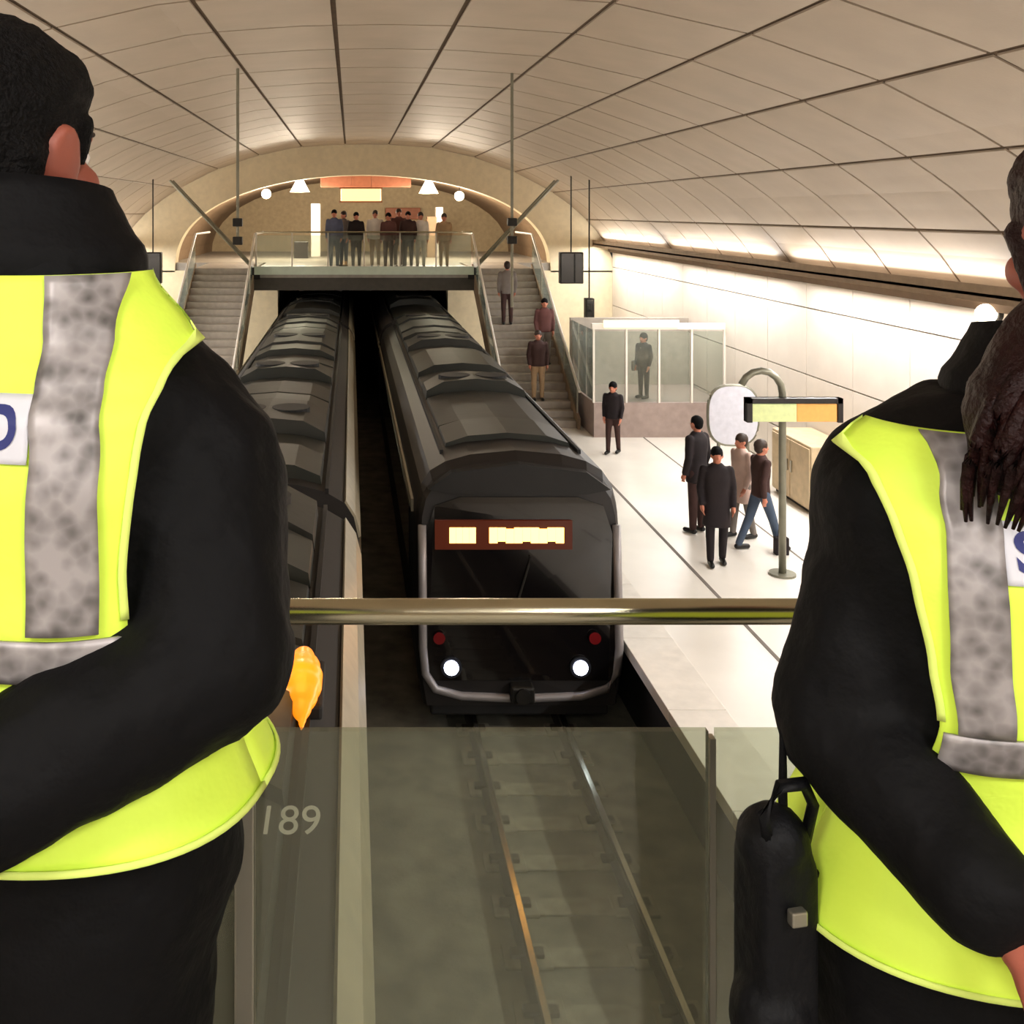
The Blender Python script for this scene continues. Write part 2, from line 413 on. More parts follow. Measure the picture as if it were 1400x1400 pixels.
# ------------------------------------------------------------------ trains
def half_profile():
    return [(1.15, .22), (1.2, .5), (1.22, .95), (1.22, 2.0), (1.2, 2.5), (1.15, 2.72), (1.04, 2.88), (.85, 2.99), (.55, 3.07), (0, 3.12)]
def full_profile(sc=1.0):
    h = half_profile(); return [(x*sc, z) for x, z in h]+[(-x*sc, z) for x, z in h[-2::-1]]
def loft(bm, sections, cap0=True, cap1=True):
    rings = [[bm.verts.new(p) for p in s] for s in sections]; n = len(rings[0])
    for a, b in zip(rings, rings[1:]):
        for i in range(n): bm.faces.new((a[i], a[(i+1) % n], b[(i+1) % n], b[i]))
    if cap0: bm.faces.new(rings[0][::-1])
    if cap1: bm.faces.new(rings[-1])
def car(root, y0, y1, rng, front=False, shoulder=True):
    P = full_profile()
    secs = []
    if front:   # rounded nose: roof edge set back behind the windscreen
        for dy, sc, zs in ((0, .955, .0), (.06, .985, .02), (.18, 1.0, .05)):
            secs.append([(x*sc, y0+dy+max(0, z-1.0)*.10*(1), (z-.22)*(1-(.05-zs)) +.22) for x, z in P])
        secs.append([(x, y0+.75, z) for x, z in P])
    else: secs.append([(x, y0, z) for x, z in P])
    secs.append([(x, y1, z) for x, z in P])
    one('car_body', lambda bm: loft(bm, secs), 'front_body' if front else 'body_dark', root)
    # roof skin, cantrails and roof equipment
    ys = y0+(.8 if front else 0)
    for s in (-1, 1):
        if shoulder: one('cantrail', lambda bm: prism(bm, [(s*1.225, 2.52), (s*1.17, 2.74), (s*1.065, 2.90), (s*1.05, 2.88), (s*1.15, 2.72), (s*1.2, 2.5)], ys, y1), 'cantrail', root)
        else: one('cantrail', lambda bm: prism(bm, [(s*1.21, 2.26), (s*1.24, 2.26), (s*1.24, 2.42), (s*1.21, 2.42)], ys, y1), 'cantrail', root)
        one('window_band', lambda bm: prism(bm, [(s*1.215, 1.35), (s*1.235, 1.35), (s*1.235, 2.15), (s*1.215, 2.15)], ys+.6, y1-.5), 'front_black', root)
        one('gutter', lambda bm: box(bm, s*.86-.02, s*.86+.02, ys, y1, 2.97, 3.03), 'roof_dark', root)
    y = ys+.25; i = 0
    while y < y1-.6:
        L = min(rng.choice((.9, 1.1, 1.5, 2.2)), y1-.2-y); hh = rng.choice((.03, .05, .12, .16))
        if i % 4 == 2: hh = .2
        poly = [(-.8, 2.98), (-.78, 3.03+hh*.6), (-.5, 3.1+hh), (0, 3.14+hh), (.5, 3.1+hh), (.78, 3.03+hh*.6), (.8, 2.98)]
        u = one('roof_panel', lambda bm: prism(bm, poly, y, y+L-.09), rng.choice(('roof', 'roof_unit', 'roof')), root)
        if hh == .2:
            one('fan_grille', lambda bm: (cyl(bm, (.3, y+L*.5, 3.25), (.3, y+L*.5, 3.34), .26, seg=18), cyl(bm, (-.3, y+L*.5, 3.25), (-.3, y+L*.5, 3.34), .26, seg=18)), 'roof_dark', u)
        y += L; i += 1
def bellows(root, y0, y1):
    def f(bm):
        n = 6
        for k in range(n):
            sc = .8; ya = y0+(y1-y0)*k/n
            prism(bm, [(x*sc, z*.96) for x, z in full_profile()], ya, ya+(y1-y0)/n*.7)
    one('gangway_bellows', f, 'bellows', root)
# right train, front towards the camera
YF = 12.0
rt = empty('metro_train', (TR, 0, 0), label='dark metro train with an amber destination display and two white headlights', cat='train', group='metro trains')
rng = random.Random(3)
car(rt, YF, YF+15.5, rng, True, False); bellows(rt, YF+15.5, YF+16.2); car(rt, YF+16.2, YF+32, rng, False, False); 
def at_front(z): return YF+max(0, z-1.0)*.10
# windscreen: black glass mask
def mask(bm):
    pts = []
    for x, z in [(-1.02, .52), (1.02, .52), (1.1, .7), (1.1, 2.2), (1.0, 2.52), (.7, 2.62), (-.7, 2.62), (-1.0, 2.52), (-1.1, 2.2), (-1.1, .7)]: pts.append((x, z))
    a = [bm.verts.new((x, at_front(z)-.02, z)) for x, z in pts]; b = [bm.verts.new((x, at_front(z)+.05, z)) for x, z in pts]
    n = len(pts); bm.faces.new(a); bm.faces.new(b[::-1])
    for i in range(n): bm.faces.new((a[i], a[(i+1) % n], b[(i+1) % n], b[i]))
one('windscreen', mask, 'front_black', rt)
def ubar(bm):
    path = [(-1.15, 2.3), (-1.15, 1.6), (-1.15, .9), (-1.12, .6), (-1.0, .42), (-.7, .34), (0, .31), (.7, .34), (1.0, .42), (1.12, .6), (1.15, .9), (1.15, 1.6), (1.15, 2.3)]
    tube(bm, [(x, at_front(z)-.02, z) for x, z in path], .05, 8)
one('front_surround', ubar, 'front_silver', rt, smooth=True)
one('roof_visor', lambda bm: prism(bm, [(-1.08, 2.72), (-.8, 2.92), (0, 3.02), (.8, 2.92), (1.08, 2.72), (.8, 2.66), (-.8, 2.66)], YF+.1, YF+.5), 'roof_dark', rt)
# destination display: x 588..775, y 710..760 in the photograph
disp = one('destination_display', lambda bm: box(bm, -1.0, .62, YF+.075, YF+.12, 2.02, 2.36), 'amber_back', rt)
one('display_glyph', lambda bm: [box(bm, x, x+.075, YF+.06, YF+.076, 2.10, 2.28) for x in (-.83, -.752, -.674, -.596)], 'amber_led', disp)
one('display_glyph', lambda bm: [box(bm, -.36+k*.098, -.36+k*.098+.094, YF+.06, YF+.076, 2.10+.02*(k % 3 == 1), 2.28-.015*(k % 4 == 2)) for k in range(9)], 'amber_led', disp)
for x in (-.82, .69):
    hl = one('headlight', lambda bm: cyl(bm, (x, YF-.03, .68), (x, YF-.06, .68), .085, seg=20), 'headlight', rt)
    one('headlight_rim', lambda bm: cyl(bm, (x, YF-.02, .68), (x, YF-.045, .68), .125, seg=20), 'lamp_rim', hl)
one('tail_lamp', lambda bm: cyl(bm, (.86, YF-.03, 1.02), (.86, YF-.045, 1.02), .07, seg=16), mat('red_lens', (110, 20, 24), .2, var=0), rt)
one('tail_lamp', lambda bm: cyl(bm, (-.96, YF-.03, 1.02), (-.96, YF-.045, 1.02), .07, seg=16), 'red_lens', rt)
one('wiper', lambda bm: tube(bm, [(-.1, YF-.03, 1.25), (.1, YF+.04, 1.85), (.12, YF+.045, 1.95)], .012, 6), 'dark_metal', rt)
one('coupler', lambda bm: (box(bm, -.14, .14, YF-.16, YF+.2, .3, .5, .03), cyl(bm, (0, YF-.2, .4), (0, YF+.2, .4), .09)), 'dark_metal', rt)
one('skirt', lambda bm: box(bm, -1.05, 1.05, YF+.1, YF+1.4, .05, .3, .03), 'roof_dark', rt)
one('bogie', lambda bm: box(bm, -.9, .9, YF+1.6, YF+30, .06, .3), 'roof_dark', rt)
# left train, passing under the footbridge
lt = empty('metro_train', (TL, 0, 0), label='long dark train on the left track, roof and side strip seen from above', cat='train', group='metro trains')
rng = random.Random(11)
car(lt, -6, 10.4, rng); bellows(lt, 10.4, 11.0); car(lt, 11.0, 27.2, rng); bellows(lt, 27.2, 27.8); car(lt, 27.8, 44, rng)
one('bogie', lambda bm: box(bm, -.9, .9, -5, 43, .06, .3), 'roof_dark', lt)
# pale fleet number painted on the roof
me = text_mesh('189', .26); 
fn = link('fleet_number', me, 'white_paint', lt); 
# amber lamp on the roof shoulder
def amber(bm):
    [ball(bm, (.035*t*t, .16-.55*t, 0), (r, .13, r*.75), 2) for t, r in ((0, .075), (.15, .11), (.3, .125), (.45, .12), (.6, .095), (.75, .06), (.9, .026))]
al_y = 6.35; al_x = (412-VPX)/F*al_y-TL
bm = bmesh.new(); amber(bm); al = link('amber_lamp', bake(bm, 'amber_lamp', .01, 16), 'amber_lamp', lt); al.location = (al_x, al_y, 3.12); al.scale = (1.1, 1.45, 1)
one('lamp_base', lambda bm: box(bm, -.13, .13, -.22, .22, -.12, -.03, .02), 'roof_dark', al)
d = bpy.data.lights.new('amber_glow', 'POINT'); d.energy = 2.5; d.color = (1, .42, .06); d.shadow_soft_size = .12
o = bpy.data.objects.new('amber_glow', d); C.objects.link(o); o.parent = al; o.location = (0, -.05, .25)
fn.location = (((395-VPX)/F*4.37)-TL, 4.37, 3.40); fn.scale = (.72, 1.15, 1)

# ------------------------------------------------------------------ far footbridge with its glass guard
BX0, BX1, BY0, BY1 = -2.75, 3.5, 29.6, Y1+.2
br = empty('footbridge', ((BX0+BX1)/2, BY0, DECK-.5), label='suspended footbridge with glass guard crossing the tracks at the far end', cat='footbridge')
def wp(o, root):  # parent keeping world coordinates
    o.parent = root; o.matrix_parent_inverse = Matrix.Translation(-Vector(root.location)); return o
def onew(name, fn, m, root, **kw):
    return wp(one(name, fn, m, **kw), root)
onew('deck', lambda bm: box(bm, BX0, BX1, BY0+.06, BY1, DECK-.25, DECK), 'stone_floor', br)
onew('deck_edge', lambda bm: box(bm, BX0-.05, BX1+.05, BY0, BY0+.08, DECK-.16, DECK+.08), 'deck_edge', br)
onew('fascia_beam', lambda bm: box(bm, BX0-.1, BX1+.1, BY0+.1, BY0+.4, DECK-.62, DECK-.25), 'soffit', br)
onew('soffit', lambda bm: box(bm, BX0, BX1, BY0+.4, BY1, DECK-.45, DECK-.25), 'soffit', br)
for k in range(6):
    xa = BX0+(BX1-BX0)*k/6; xb = BX0+(BX1-BX0)*(k+1)/6
    onew('glass_panel', lambda bm: box(bm, xa+.03, xb-.03, BY0+.03, BY0+.045, DECK+.1, DECK+.98), 'pane_glass', br)
    onew('guard_post', lambda bm: box(bm, xa-.02, xa+.02, BY0+.02, BY0+.07, DECK, DECK+1.05), 'brushed', br)
onew('handrail', lambda bm: cyl(bm, (BX0, BY0+.04, DECK+1.07), (BX1, BY0+.04, DECK+1.07), .025), 'steel', br)
for s, xe in ((-1, BX0), (1, BX1)):
    for k, yy in enumerate((BY0+.15, BY0+.6)):
        xt = xe+s*2.55; zt = ZCROWN-drop(xt-XC)+.05
        onew('tie_rod', lambda bm: cyl(bm, (xe, yy, DECK-.1), (xt, yy, zt), .04, seg=8), 'pole_grey', br)
    xt = xe+s*1.2
    onew('tie_bracket', lambda bm: box(bm, xe-.12, xe+.12, BY0+.05, BY0+.7, DECK-.3, DECK+.05, .03), 'dark_metal', br)
# stairs from the bridge down to each platform, steps towards the camera
def stairs(side):
    s = 1 if side == 'right' else -1
    xa = (BX1+.1) if s > 0 else (BX0-.1); wd = 1.75
    st = empty('staircase', (xa+s*wd/2, 27, PLAT), label=f'staircase coming down from the far footbridge to the {side} platform', cat='staircase', group='footbridge stairs')
    n = 20; ytop, ybot = 30.3, 24.2; rise = (DECK-PLAT)/n; run = (ytop-ybot)/n
    x0, x1 = sorted((xa, xa+s*wd))
    bm = bmesh.new(); box(bm, x0-(xa+s*wd/2)+.03, x1-(xa+s*wd/2)-.03, -run*.55, run*.55, -rise*.5, rise*.5, .01); me = bm_mesh('step', bm); me.materials.append(M['stair_grey'])
    for k in range(n):
        o = link('step', me, None, st); o.location = (0, ybot+(k+.5)*run-27, (k+.5)*rise)
    onew('landing', lambda bm: box(bm, x0, x1, ytop, Y1, DECK-.25, DECK-.001), 'stair_grey', st)
    for xx in (x0, x1):
        def stringer(bm):
            a = [(ybot-.2, PLAT), (ybot+.3, PLAT), (ytop, DECK-.4), (ytop, DECK+.12), (ytop-.1, DECK+.12), (ybot-.2, PLAT+.25)]
            va = [bm.verts.new((xx-.03, y, z)) for y, z in a]; vb = [bm.verts.new((xx+.03, y, z)) for y, z in a]; m_ = len(a)
            bm.faces.new(va); bm.faces.new(vb[::-1])
            for i in range(m_): bm.faces.new((va[i], va[(i+1) % m_], vb[(i+1) % m_], vb[i]))
        onew('stringer', stringer, 'stair_side', st)
        for q in range(4):
            t0, t1 = q/4+.01, (q+1)/4-.01
            def pane(bm):
                pt = [(ybot+(ytop-ybot)*t, PLAT+(DECK-PLAT)*t+h) for t, h in ((t0, .2), (t1, .2), (t1, .9), (t0, .9))]
                va = [bm.verts.new((xx-.008, y, z)) for y, z in pt]; vb = [bm.verts.new((xx+.008, y, z)) for y, z in pt]
                bm.faces.new(va); bm.faces.new(vb[::-1])
                for i in range(4): bm.faces.new((va[i], va[(i+1) % 4], vb[(i+1) % 4], vb[i]))
            onew('glass_panel', pane, 'pane_glass', st)
            yy = ybot+(ytop-ybot)*q/4; zz = PLAT+(DECK-PLAT)*q/4
            onew('baluster', lambda bm: cyl(bm, (xx, yy, zz), (xx, yy, zz+1.0), .022, seg=8), 'brushed', st)
        onew('handrail', lambda bm: tube(bm, [(xx, ybot-.25, PLAT+.9), (xx, ybot, PLAT+1.0), (xx, ytop, DECK+1.0), (xx, Y1, DECK+1.0)], .035, 8), 'white_metal', st)
stairs('right'); stairs('left')

# concourse fittings seen beyond the bridge
def at(px, py, Y): return Vector(((px-VPX)/F*Y, Y, CAMZ-(py-VPY)/F*Y))
YB = 40.0
def panel_px(name, x0, x1, y0, y1, Y, m, th, label, cat, group=None, parent=None):
    a, b = at(x0, y1, Y), at(x1, y0, Y)
    return one(name, lambda bm: box(bm, a.x, b.x, Y, Y+th, a.z, b.z, min(.03, th*.3)), m, parent, label=label, cat=cat, group=group)
panel_px('signboard', 438, 562, 240, 256, 36.0, 'red_brown', .2, 'long red-brown board hanging above the glowing sign in the concourse', 'sign')
one('hanger', lambda bm: [cyl(bm, (at(x, 240, 36).x, 36.1, at(x, 242, 36).z), (at(x, 240, 36).x, 36.1, ZIN+.05), .02, seg=6) for x in (455, 545)], 'dark_metal', bpy.data.objects['signboard'])
sg = panel_px('lit_sign', 466, 521, 258, 275, 35.2, 'sign_lit', .15, 'small glowing cream sign over the far footbridge', 'sign')
one('sign_frame', lambda bm: (box(bm, at(464, 258, 35.2).x, at(523, 0, 35.2).x, 35.21, 35.34, at(0, 258, 35.2).z, at(0, 256, 35.2).z), box(bm, at(464, 258, 35.2).x, at(523, 0, 35.2).x, 35.21, 35.34, at(0, 277, 35.2).z, at(0, 275, 35.2).z),
    cyl(bm, (at(480, 0, 35.2).x, 35.27, at(0, 258, 35.2).z), (at(480, 0, 35.2).x, 35.27, ZIN+.05), .015, seg=6), cyl(bm, (at(508, 0, 35.2).x, 35.27, at(0, 258, 35.2).z), (at(508, 0, 35.2).x, 35.27, ZIN+.05), .015, seg=6)), 'red_brown', sg)
for px, py, big, lab in ((410, 253, 1, 'large white cone lamp left of the red-brown board'), (586, 255, 1, 'large white cone lamp right of the red-brown board'),
                    (364, 265, 0, 'small round lamp at the left end of the concourse lamps'), (628, 268, 0, 'small round lamp at the right end of the concourse lamps')):
    p = at(px, py, 35.5)
    lp = empty('pendant_lamp', p, label=lab, cat='lamp', group='concourse lamps')
    if big: one('lamp_shade', lambda bm: cyl(bm, (0, 0, -.24), (0, 0, .22), .34, .1, 20), 'lamp_glow', lp)
    else: one('lamp_globe', lambda bm: ball(bm, (0, 0, 0), .17, 3), 'lamp_glow', lp, smooth=True)
    one('lamp_rod', lambda bm: cyl(bm, (0, 0, .15), (0, 0, max(.4, 7.1-p.z-(.15 if big else .5))), .02, seg=6), 'dark_metal', lp)
    dl = bpy.data.lights.new('lamp_light', 'POINT'); dl.energy = E_CONCOURSE*(1.2 if big else .6); dl.color = (1, .85, .66); dl.shadow_soft_size = .3
    o = bpy.data.objects.new('lamp_light', dl); C.objects.link(o); o.parent = lp; o.location = (0, -.1, -.45)
# dark doorways and pale pillars at the back of the concourse
panel_px('column', 425, 438, 278, 352, 38, 'white_metal', .4, 'pale square column left of the people on the footbridge', 'column')
panel_px('column', 596, 606, 283, 352, 38, 'white_metal', .4, 'pale square column right of the people on the footbridge', 'column')
panel_px('ticket_machine', 402, 421, 330, 355, 36.5, 'sign_black', .5, 'black ticket machine left of the pale concourse column', 'machine')
panel_px('ticket_machine', 584, 597, 296, 355, 37.2, 'concourse_dark', .5, 'tall brown ticket machine by the right pale column', 'machine')
panel_px('wall_board', 527, 575, 284, 300, 42.8, 'red_brown', .15, 'brown board on the back wall of the concourse above the crowd', 'sign')

# hanger rods from the vault, with small boxes
for px, ytop, ybot, Yd, side in ((325, 92, 330, 15.0, 'left'), (700, 112, 420, 15.5, 'right')):
    x = (px-VPX)/F*Yd; zt = ZCROWN-drop(x-XC)+.03; zb = CAMZ-(ybot-VPY)/F*Yd
    h = empty('hanger_rod', (x, Yd, zb), label=f'thin vertical rod hanging from the vault to the {side} of the footbridge', cat='rod', group='rods hanging from the vault')
    one('rod', lambda bm: cyl(bm, (0, 0, 0), (0, 0, zt-zb), .022, seg=8), 'pole_grey', h)
    for zz in (CAMZ-.15-zb, CAMZ-.42-zb): one('junction_box', lambda bm: box(bm, -.07, .07, -.05, .05, zz-.06, zz+.06, .01), 'dark_metal', h)

# globe lamps on the walls (one shows at the right edge, beside the dark-haired person)
for side, s in (('right', 1), ('left', -1)):
    for i, yy in enumerate((4.4, 13.4)):
        X = XC+s*WALL_X; k = ['near', 'far'][i]
        g = empty('globe_lamp', (X, yy, LEDGE_Z-.33), label=f'round glowing wall lamp under the {side} ledge, the {k} one', cat='lamp', group='globe wall lamps')
        one('globe', lambda bm: ball(bm, (-s*.17, 0, 0), .13, 3), 'lamp_glow', g, smooth=True)
        one('bracket', lambda bm: (cyl(bm, (0, 0, 0), (-s*.06, 0, 0), .1, seg=16), cyl(bm, (0, 0, 0), (-s*.1, 0, 0), .04)), 'dark_metal', g)
        dl = bpy.data.lights.new('globe_light', 'POINT'); dl.energy = E_GLOBE; dl.color = (1, .85, .7); dl.shadow_soft_size = .13
        o = bpy.data.objects.new('globe_light', dl); C.objects.link(o); o.parent = g; o.location = (-s*.42, 0, 0)

# unseen fill lamps added over the near footbridge, behind the camera, to brighten the officers
for i, (x, y) in enumerate(((-1.6, -1.4), (1.4, -1.4), (-1.6, -4.2), (1.4, -4.2))):
    z = ZCROWN-.55
    f = empty('fill_lamp', (x, y, z), label=['left front', 'right front', 'left rear', 'right rear'][i]+' square fill lamp added unseen over the near footbridge', cat='lamp', group='added fill lamps')
    one('housing', lambda bm: box(bm, -.45, .45, -.45, .45, 0, .08, .02), 'fixture', f)
    one('diffuser', lambda bm: box(bm, -.42, .42, -.42, .42, -.012, .0), 'tube_glow', f)
    one('rod', lambda bm: cyl(bm, (0, 0, .08), (0, 0, .55), .012, seg=6), 'dark_metal', f)
    area_light('panel_light', (0, 0, -.03), (0, 0.25, -1), .84, .84, E_NEAR, (1, .97, .93), f)

# ------------------------------------------------------------------ near footbridge and guard
one('floor', lambda bm: box(bm, -3.2, 4.0, -6, 1.62, DECK-.3, DECK), 'stone_floor', kind='structure', label='near footbridge floor the two officers stand on')
GY = 1.43; gz = CAMZ-(1010-VPY)/F*GY; hz = CAMZ-(836-VPY)/F*GY
gd = empty('guard_rail', (.4, GY, DECK), label='glass guard with a round steel handrail in front of the two officers', cat='guard rail')
onew('handrail', lambda bm: cyl(bm, (-3.2, GY, hz), (4.0, GY, hz), .0175, seg=24), 'steel', gd, smooth=True)
joints = [-2.95, -2.3, -1.47, -.81, -.148, .512, 1.17, 1.83, 2.49, 3.15, 3.8]
for xa, xb in zip(joints, joints[1:]):
    onew('glass_panel', lambda bm: box(bm, xa+.006, xb-.006, GY+.02, GY+.032, DECK+.05, gz), 'guard_glass', gd)
for x in (-1.47, -.148, 1.17, 2.49):
    p = onew('guard_post', lambda bm: box(bm, x-.014, x+.014, GY-.012, GY+.014, DECK, hz-.12, .003), 'brushed', gd)
    onew('rail_bracket', lambda bm: cyl(bm, (x, GY, hz-.125), (x, GY, hz-.012), .007, seg=10), 'steel', gd)
for x in (-.81, .512, 1.83):
    onew('edge_strip', lambda bm: box(bm, x-.004, x+.004, GY+.018, GY+.034, DECK+.05, gz-.01), 'brushed', gd)

# ------------------------------------------------------------------ people
def interp(tab, z, col):
    if z <= tab[0][0]: return tab[0][col]
    for a, b in zip(tab, tab[1:]):
        if z <= b[0]:
            t = (z-a[0])/(b[0]-a[0]); t = t*t*(3-2*t)*.5+t*.5
            return a[col]+(b[col]-a[col])*t
    return tab[-1][col]
PW = 2.5
class Torso:
    """rings (z, half width, half depth, y centre) of a clothed trunk"""
    def __init__(s, rings): s.r = rings
    def hw(s, z): return interp(s.r, z, 1)
    def hd(s, z): return interp(s.r, z, 2)
    def yc(s, z): return interp(s.r, z, 3)
    def surf(s, x, z, off=0, front=False):
        a, b = s.hw(z)+off, s.hd(z)+off
        t = min(1, abs(x)/a); y = b*(1-t**PW)**(1/PW)
        return Vector((x, s.yc(z)+(y if front else -y), z))
    def solid(s, bm, off=0, z0=None, z1=None, n=40, seg=40):
        z0 = s.r[0][0] if z0 is None else z0; z1 = s.r[-1][0] if z1 is None else z1
        secs = []
        for i in range(n+1):
            z = z0+(z1-z0)*i/n; a, b, c = s.hw(z)+off, s.hd(z)+off, s.yc(z); ring = []
            for k in range(seg):
                th = 2*PI*k/seg; cs, sn = math.cos(th), math.sin(th)
                ring.append((a*math.copysign(abs(cs)**(2/PW), cs), c+b*math.copysign(abs(sn)**(2/PW), sn), z))
            secs.append(ring)
        loft(bm, secs)
def strip(tor, zs, xl, xr, off, front=False, nx=24, wob=0, seed=0):
    """cloth following the trunk between two edges xl(z), xr(z)"""
    bm = bmesh.new(); rows = []
    for z in zs:
        o = off(z) if callable(off) else off; a = tor.hw(z)+o
        l, r = max(-a, xl(z)), min(a, xr(z)); row = []
        # even spacing in angle so that the sides stay round
        al, ar = math.asin(max(-1, min(1, l/a))), math.asin(max(-1, min(1, r/a)))
        for i in range(nx+1):
            x = a*math.sin(al+(ar-al)*i/nx); p = tor.surf(max(-a, min(a, x)), z, o, front)
            if wob: p.y += (-1 if not front else 1)*wob*(noise.noise(Vector((x*9+seed, z*5, seed)))+.6*noise.noise(Vector((x*17, z*14+seed, 2))))
            row.append(bm.verts.new(p))
        rows.append(row)
    for a, b in zip(rows, rows[1:]):
        for i in range(nx): bm.faces.new((a[i], a[i+1], b[i+1], b[i]) if not front else (a[i], b[i], b[i+1], a[i+1]))
    me = bpy.data.meshes.new('strip'); bm.to_mesh(me); bm.free()
    for p in me.polygons: p.use_smooth = True
    return me
def solidify(o, t, offset=1):
    m = o.modifiers.new('thickness', 'SOLIDIFY'); m.thickness = t; m.offset = offset; return o

def head_shapes(bm, H, R, big=True):
    """H: head centre, R: rotation matrix (3x3); face looks along local +Y"""
    def P(x, y, z): return H+R @ Vector((x, y, z))
    ball(bm, P(0, -.012, .008), (.077, .097, .092), 3, R)
    ball(bm, P(0, .03, -.055), (.058, .066, .075), 3, R)
    ball(bm, P(0, .055, -.105), (.034, .034, .03), 2, R)
    for s in (-1, 1):
        ball(bm, P(s*.045, .05, -.045), (.026, .03, .026), 2, R)
        cap(bm, P(s*.055, -.01, -.08), .03, P(s*.025, .05, -.108), .024)
        # ear: helix, lobe
        pts = [P(s*(.076+.006*math.sin(t)), -.008-.021*math.cos(t*1.0)*.8, -.022+.029*math.sin(t)) for t in [k*PI/5 for k in range(-1, 7)]]
        for a, b in zip(pts, pts[1:]): cap(bm, a, .0075, b, .0075, 8)
        ball(bm, P(s*.08, -.004, -.022), (.007, .02, .028), 2, R)
        ball(bm, P(s*.078, .004, -.052), (.008, .011, .012), 2, R)
    cap(bm, P(0, .092, -.012), .011, P(0, .112, -.05), .015)
    for s in (-1, 1): ball(bm, P(s*.012, .1, -.054), (.011, .012, .009), 2, R)
    cap(bm, P(-.03, .083, .008), .012, P(.03, .083, .008), .012)
    cap(bm, P(-.018, .088, -.08), .008, P(.018, .088, -.08), .008)
def face_parts(H, R, root):
    def P(x, y, z): return H+R @ Vector((x, y, z))
    for s in (-1, 1):
        e = one('eye', lambda bm: ball(bm, P(s*.031, .0735, -.014), .0125, 2), 'eye_white', root, smooth=True)
        one('iris', lambda bm: ball(bm, P(s*.031, .0845, -.014), (.0055, .003, .0055), 2, R), 'iris', e, smooth=True)
        one('eyebrow', lambda bm: cap(bm, P(s*.016, .09, .008), .0035, P(s*.046, .078, .01), .003, 8), 'hair_brown', root)
    one('lips', lambda bm: (cap(bm, P(-.02, .092, -.078), .0045, P(.02, .092, -.078), .0045, 8), cap(bm, P(-.017, .093, -.086), .005, P(.017, .093, -.086), .005, 8)), 'lips', root)
def hand_shapes(bm, wr, dirn, palm_n, s, scale=1.0, curl=.9):
    """wrist, direction of the knuckles, palm normal, thumb side sign"""
    d = dirn.normalized(); n = (palm_n-d*palm_n.dot(d)).normalized(); side = d.cross(n)*s
    W = wr
    for k in range(4):
        o = (k-1.5)*.0195*scale
        cap(bm, W+d*.01*scale+side*o*.7, .0145*scale, W+d*.08*scale+side*o, .0125*scale, 8)
    for k, (ln) in enumerate((.072, .083, .078, .062)):
        o = (1.5-k)*.0205*scale; p = W+d*.085*scale+side*o; a = .25
        for j, f in enumerate((.45, .32, .23)):
            a += curl*(.75 if j else .55); q = p+(d*math.cos(a)+n*math.sin(a))*ln*f*scale
            cap(bm, p, (.0098-j*.0008)*scale, q, (.0092-j*.0009)*scale, 8); p = q
    p = W+d*.022*scale+side*.026*scale
    for j, (ln, sd, dn, nn) in enumerate(((.042, .75, .6, .25), (.032, .3, .8, .5), (.026, .0, .8, .6))):
        q = p+(side*sd+d*dn+n*nn).normalized()*ln*scale
        cap(bm, p, (.0135-j*.002)*scale, q, (.012-j*.002)*scale, 8); p = q

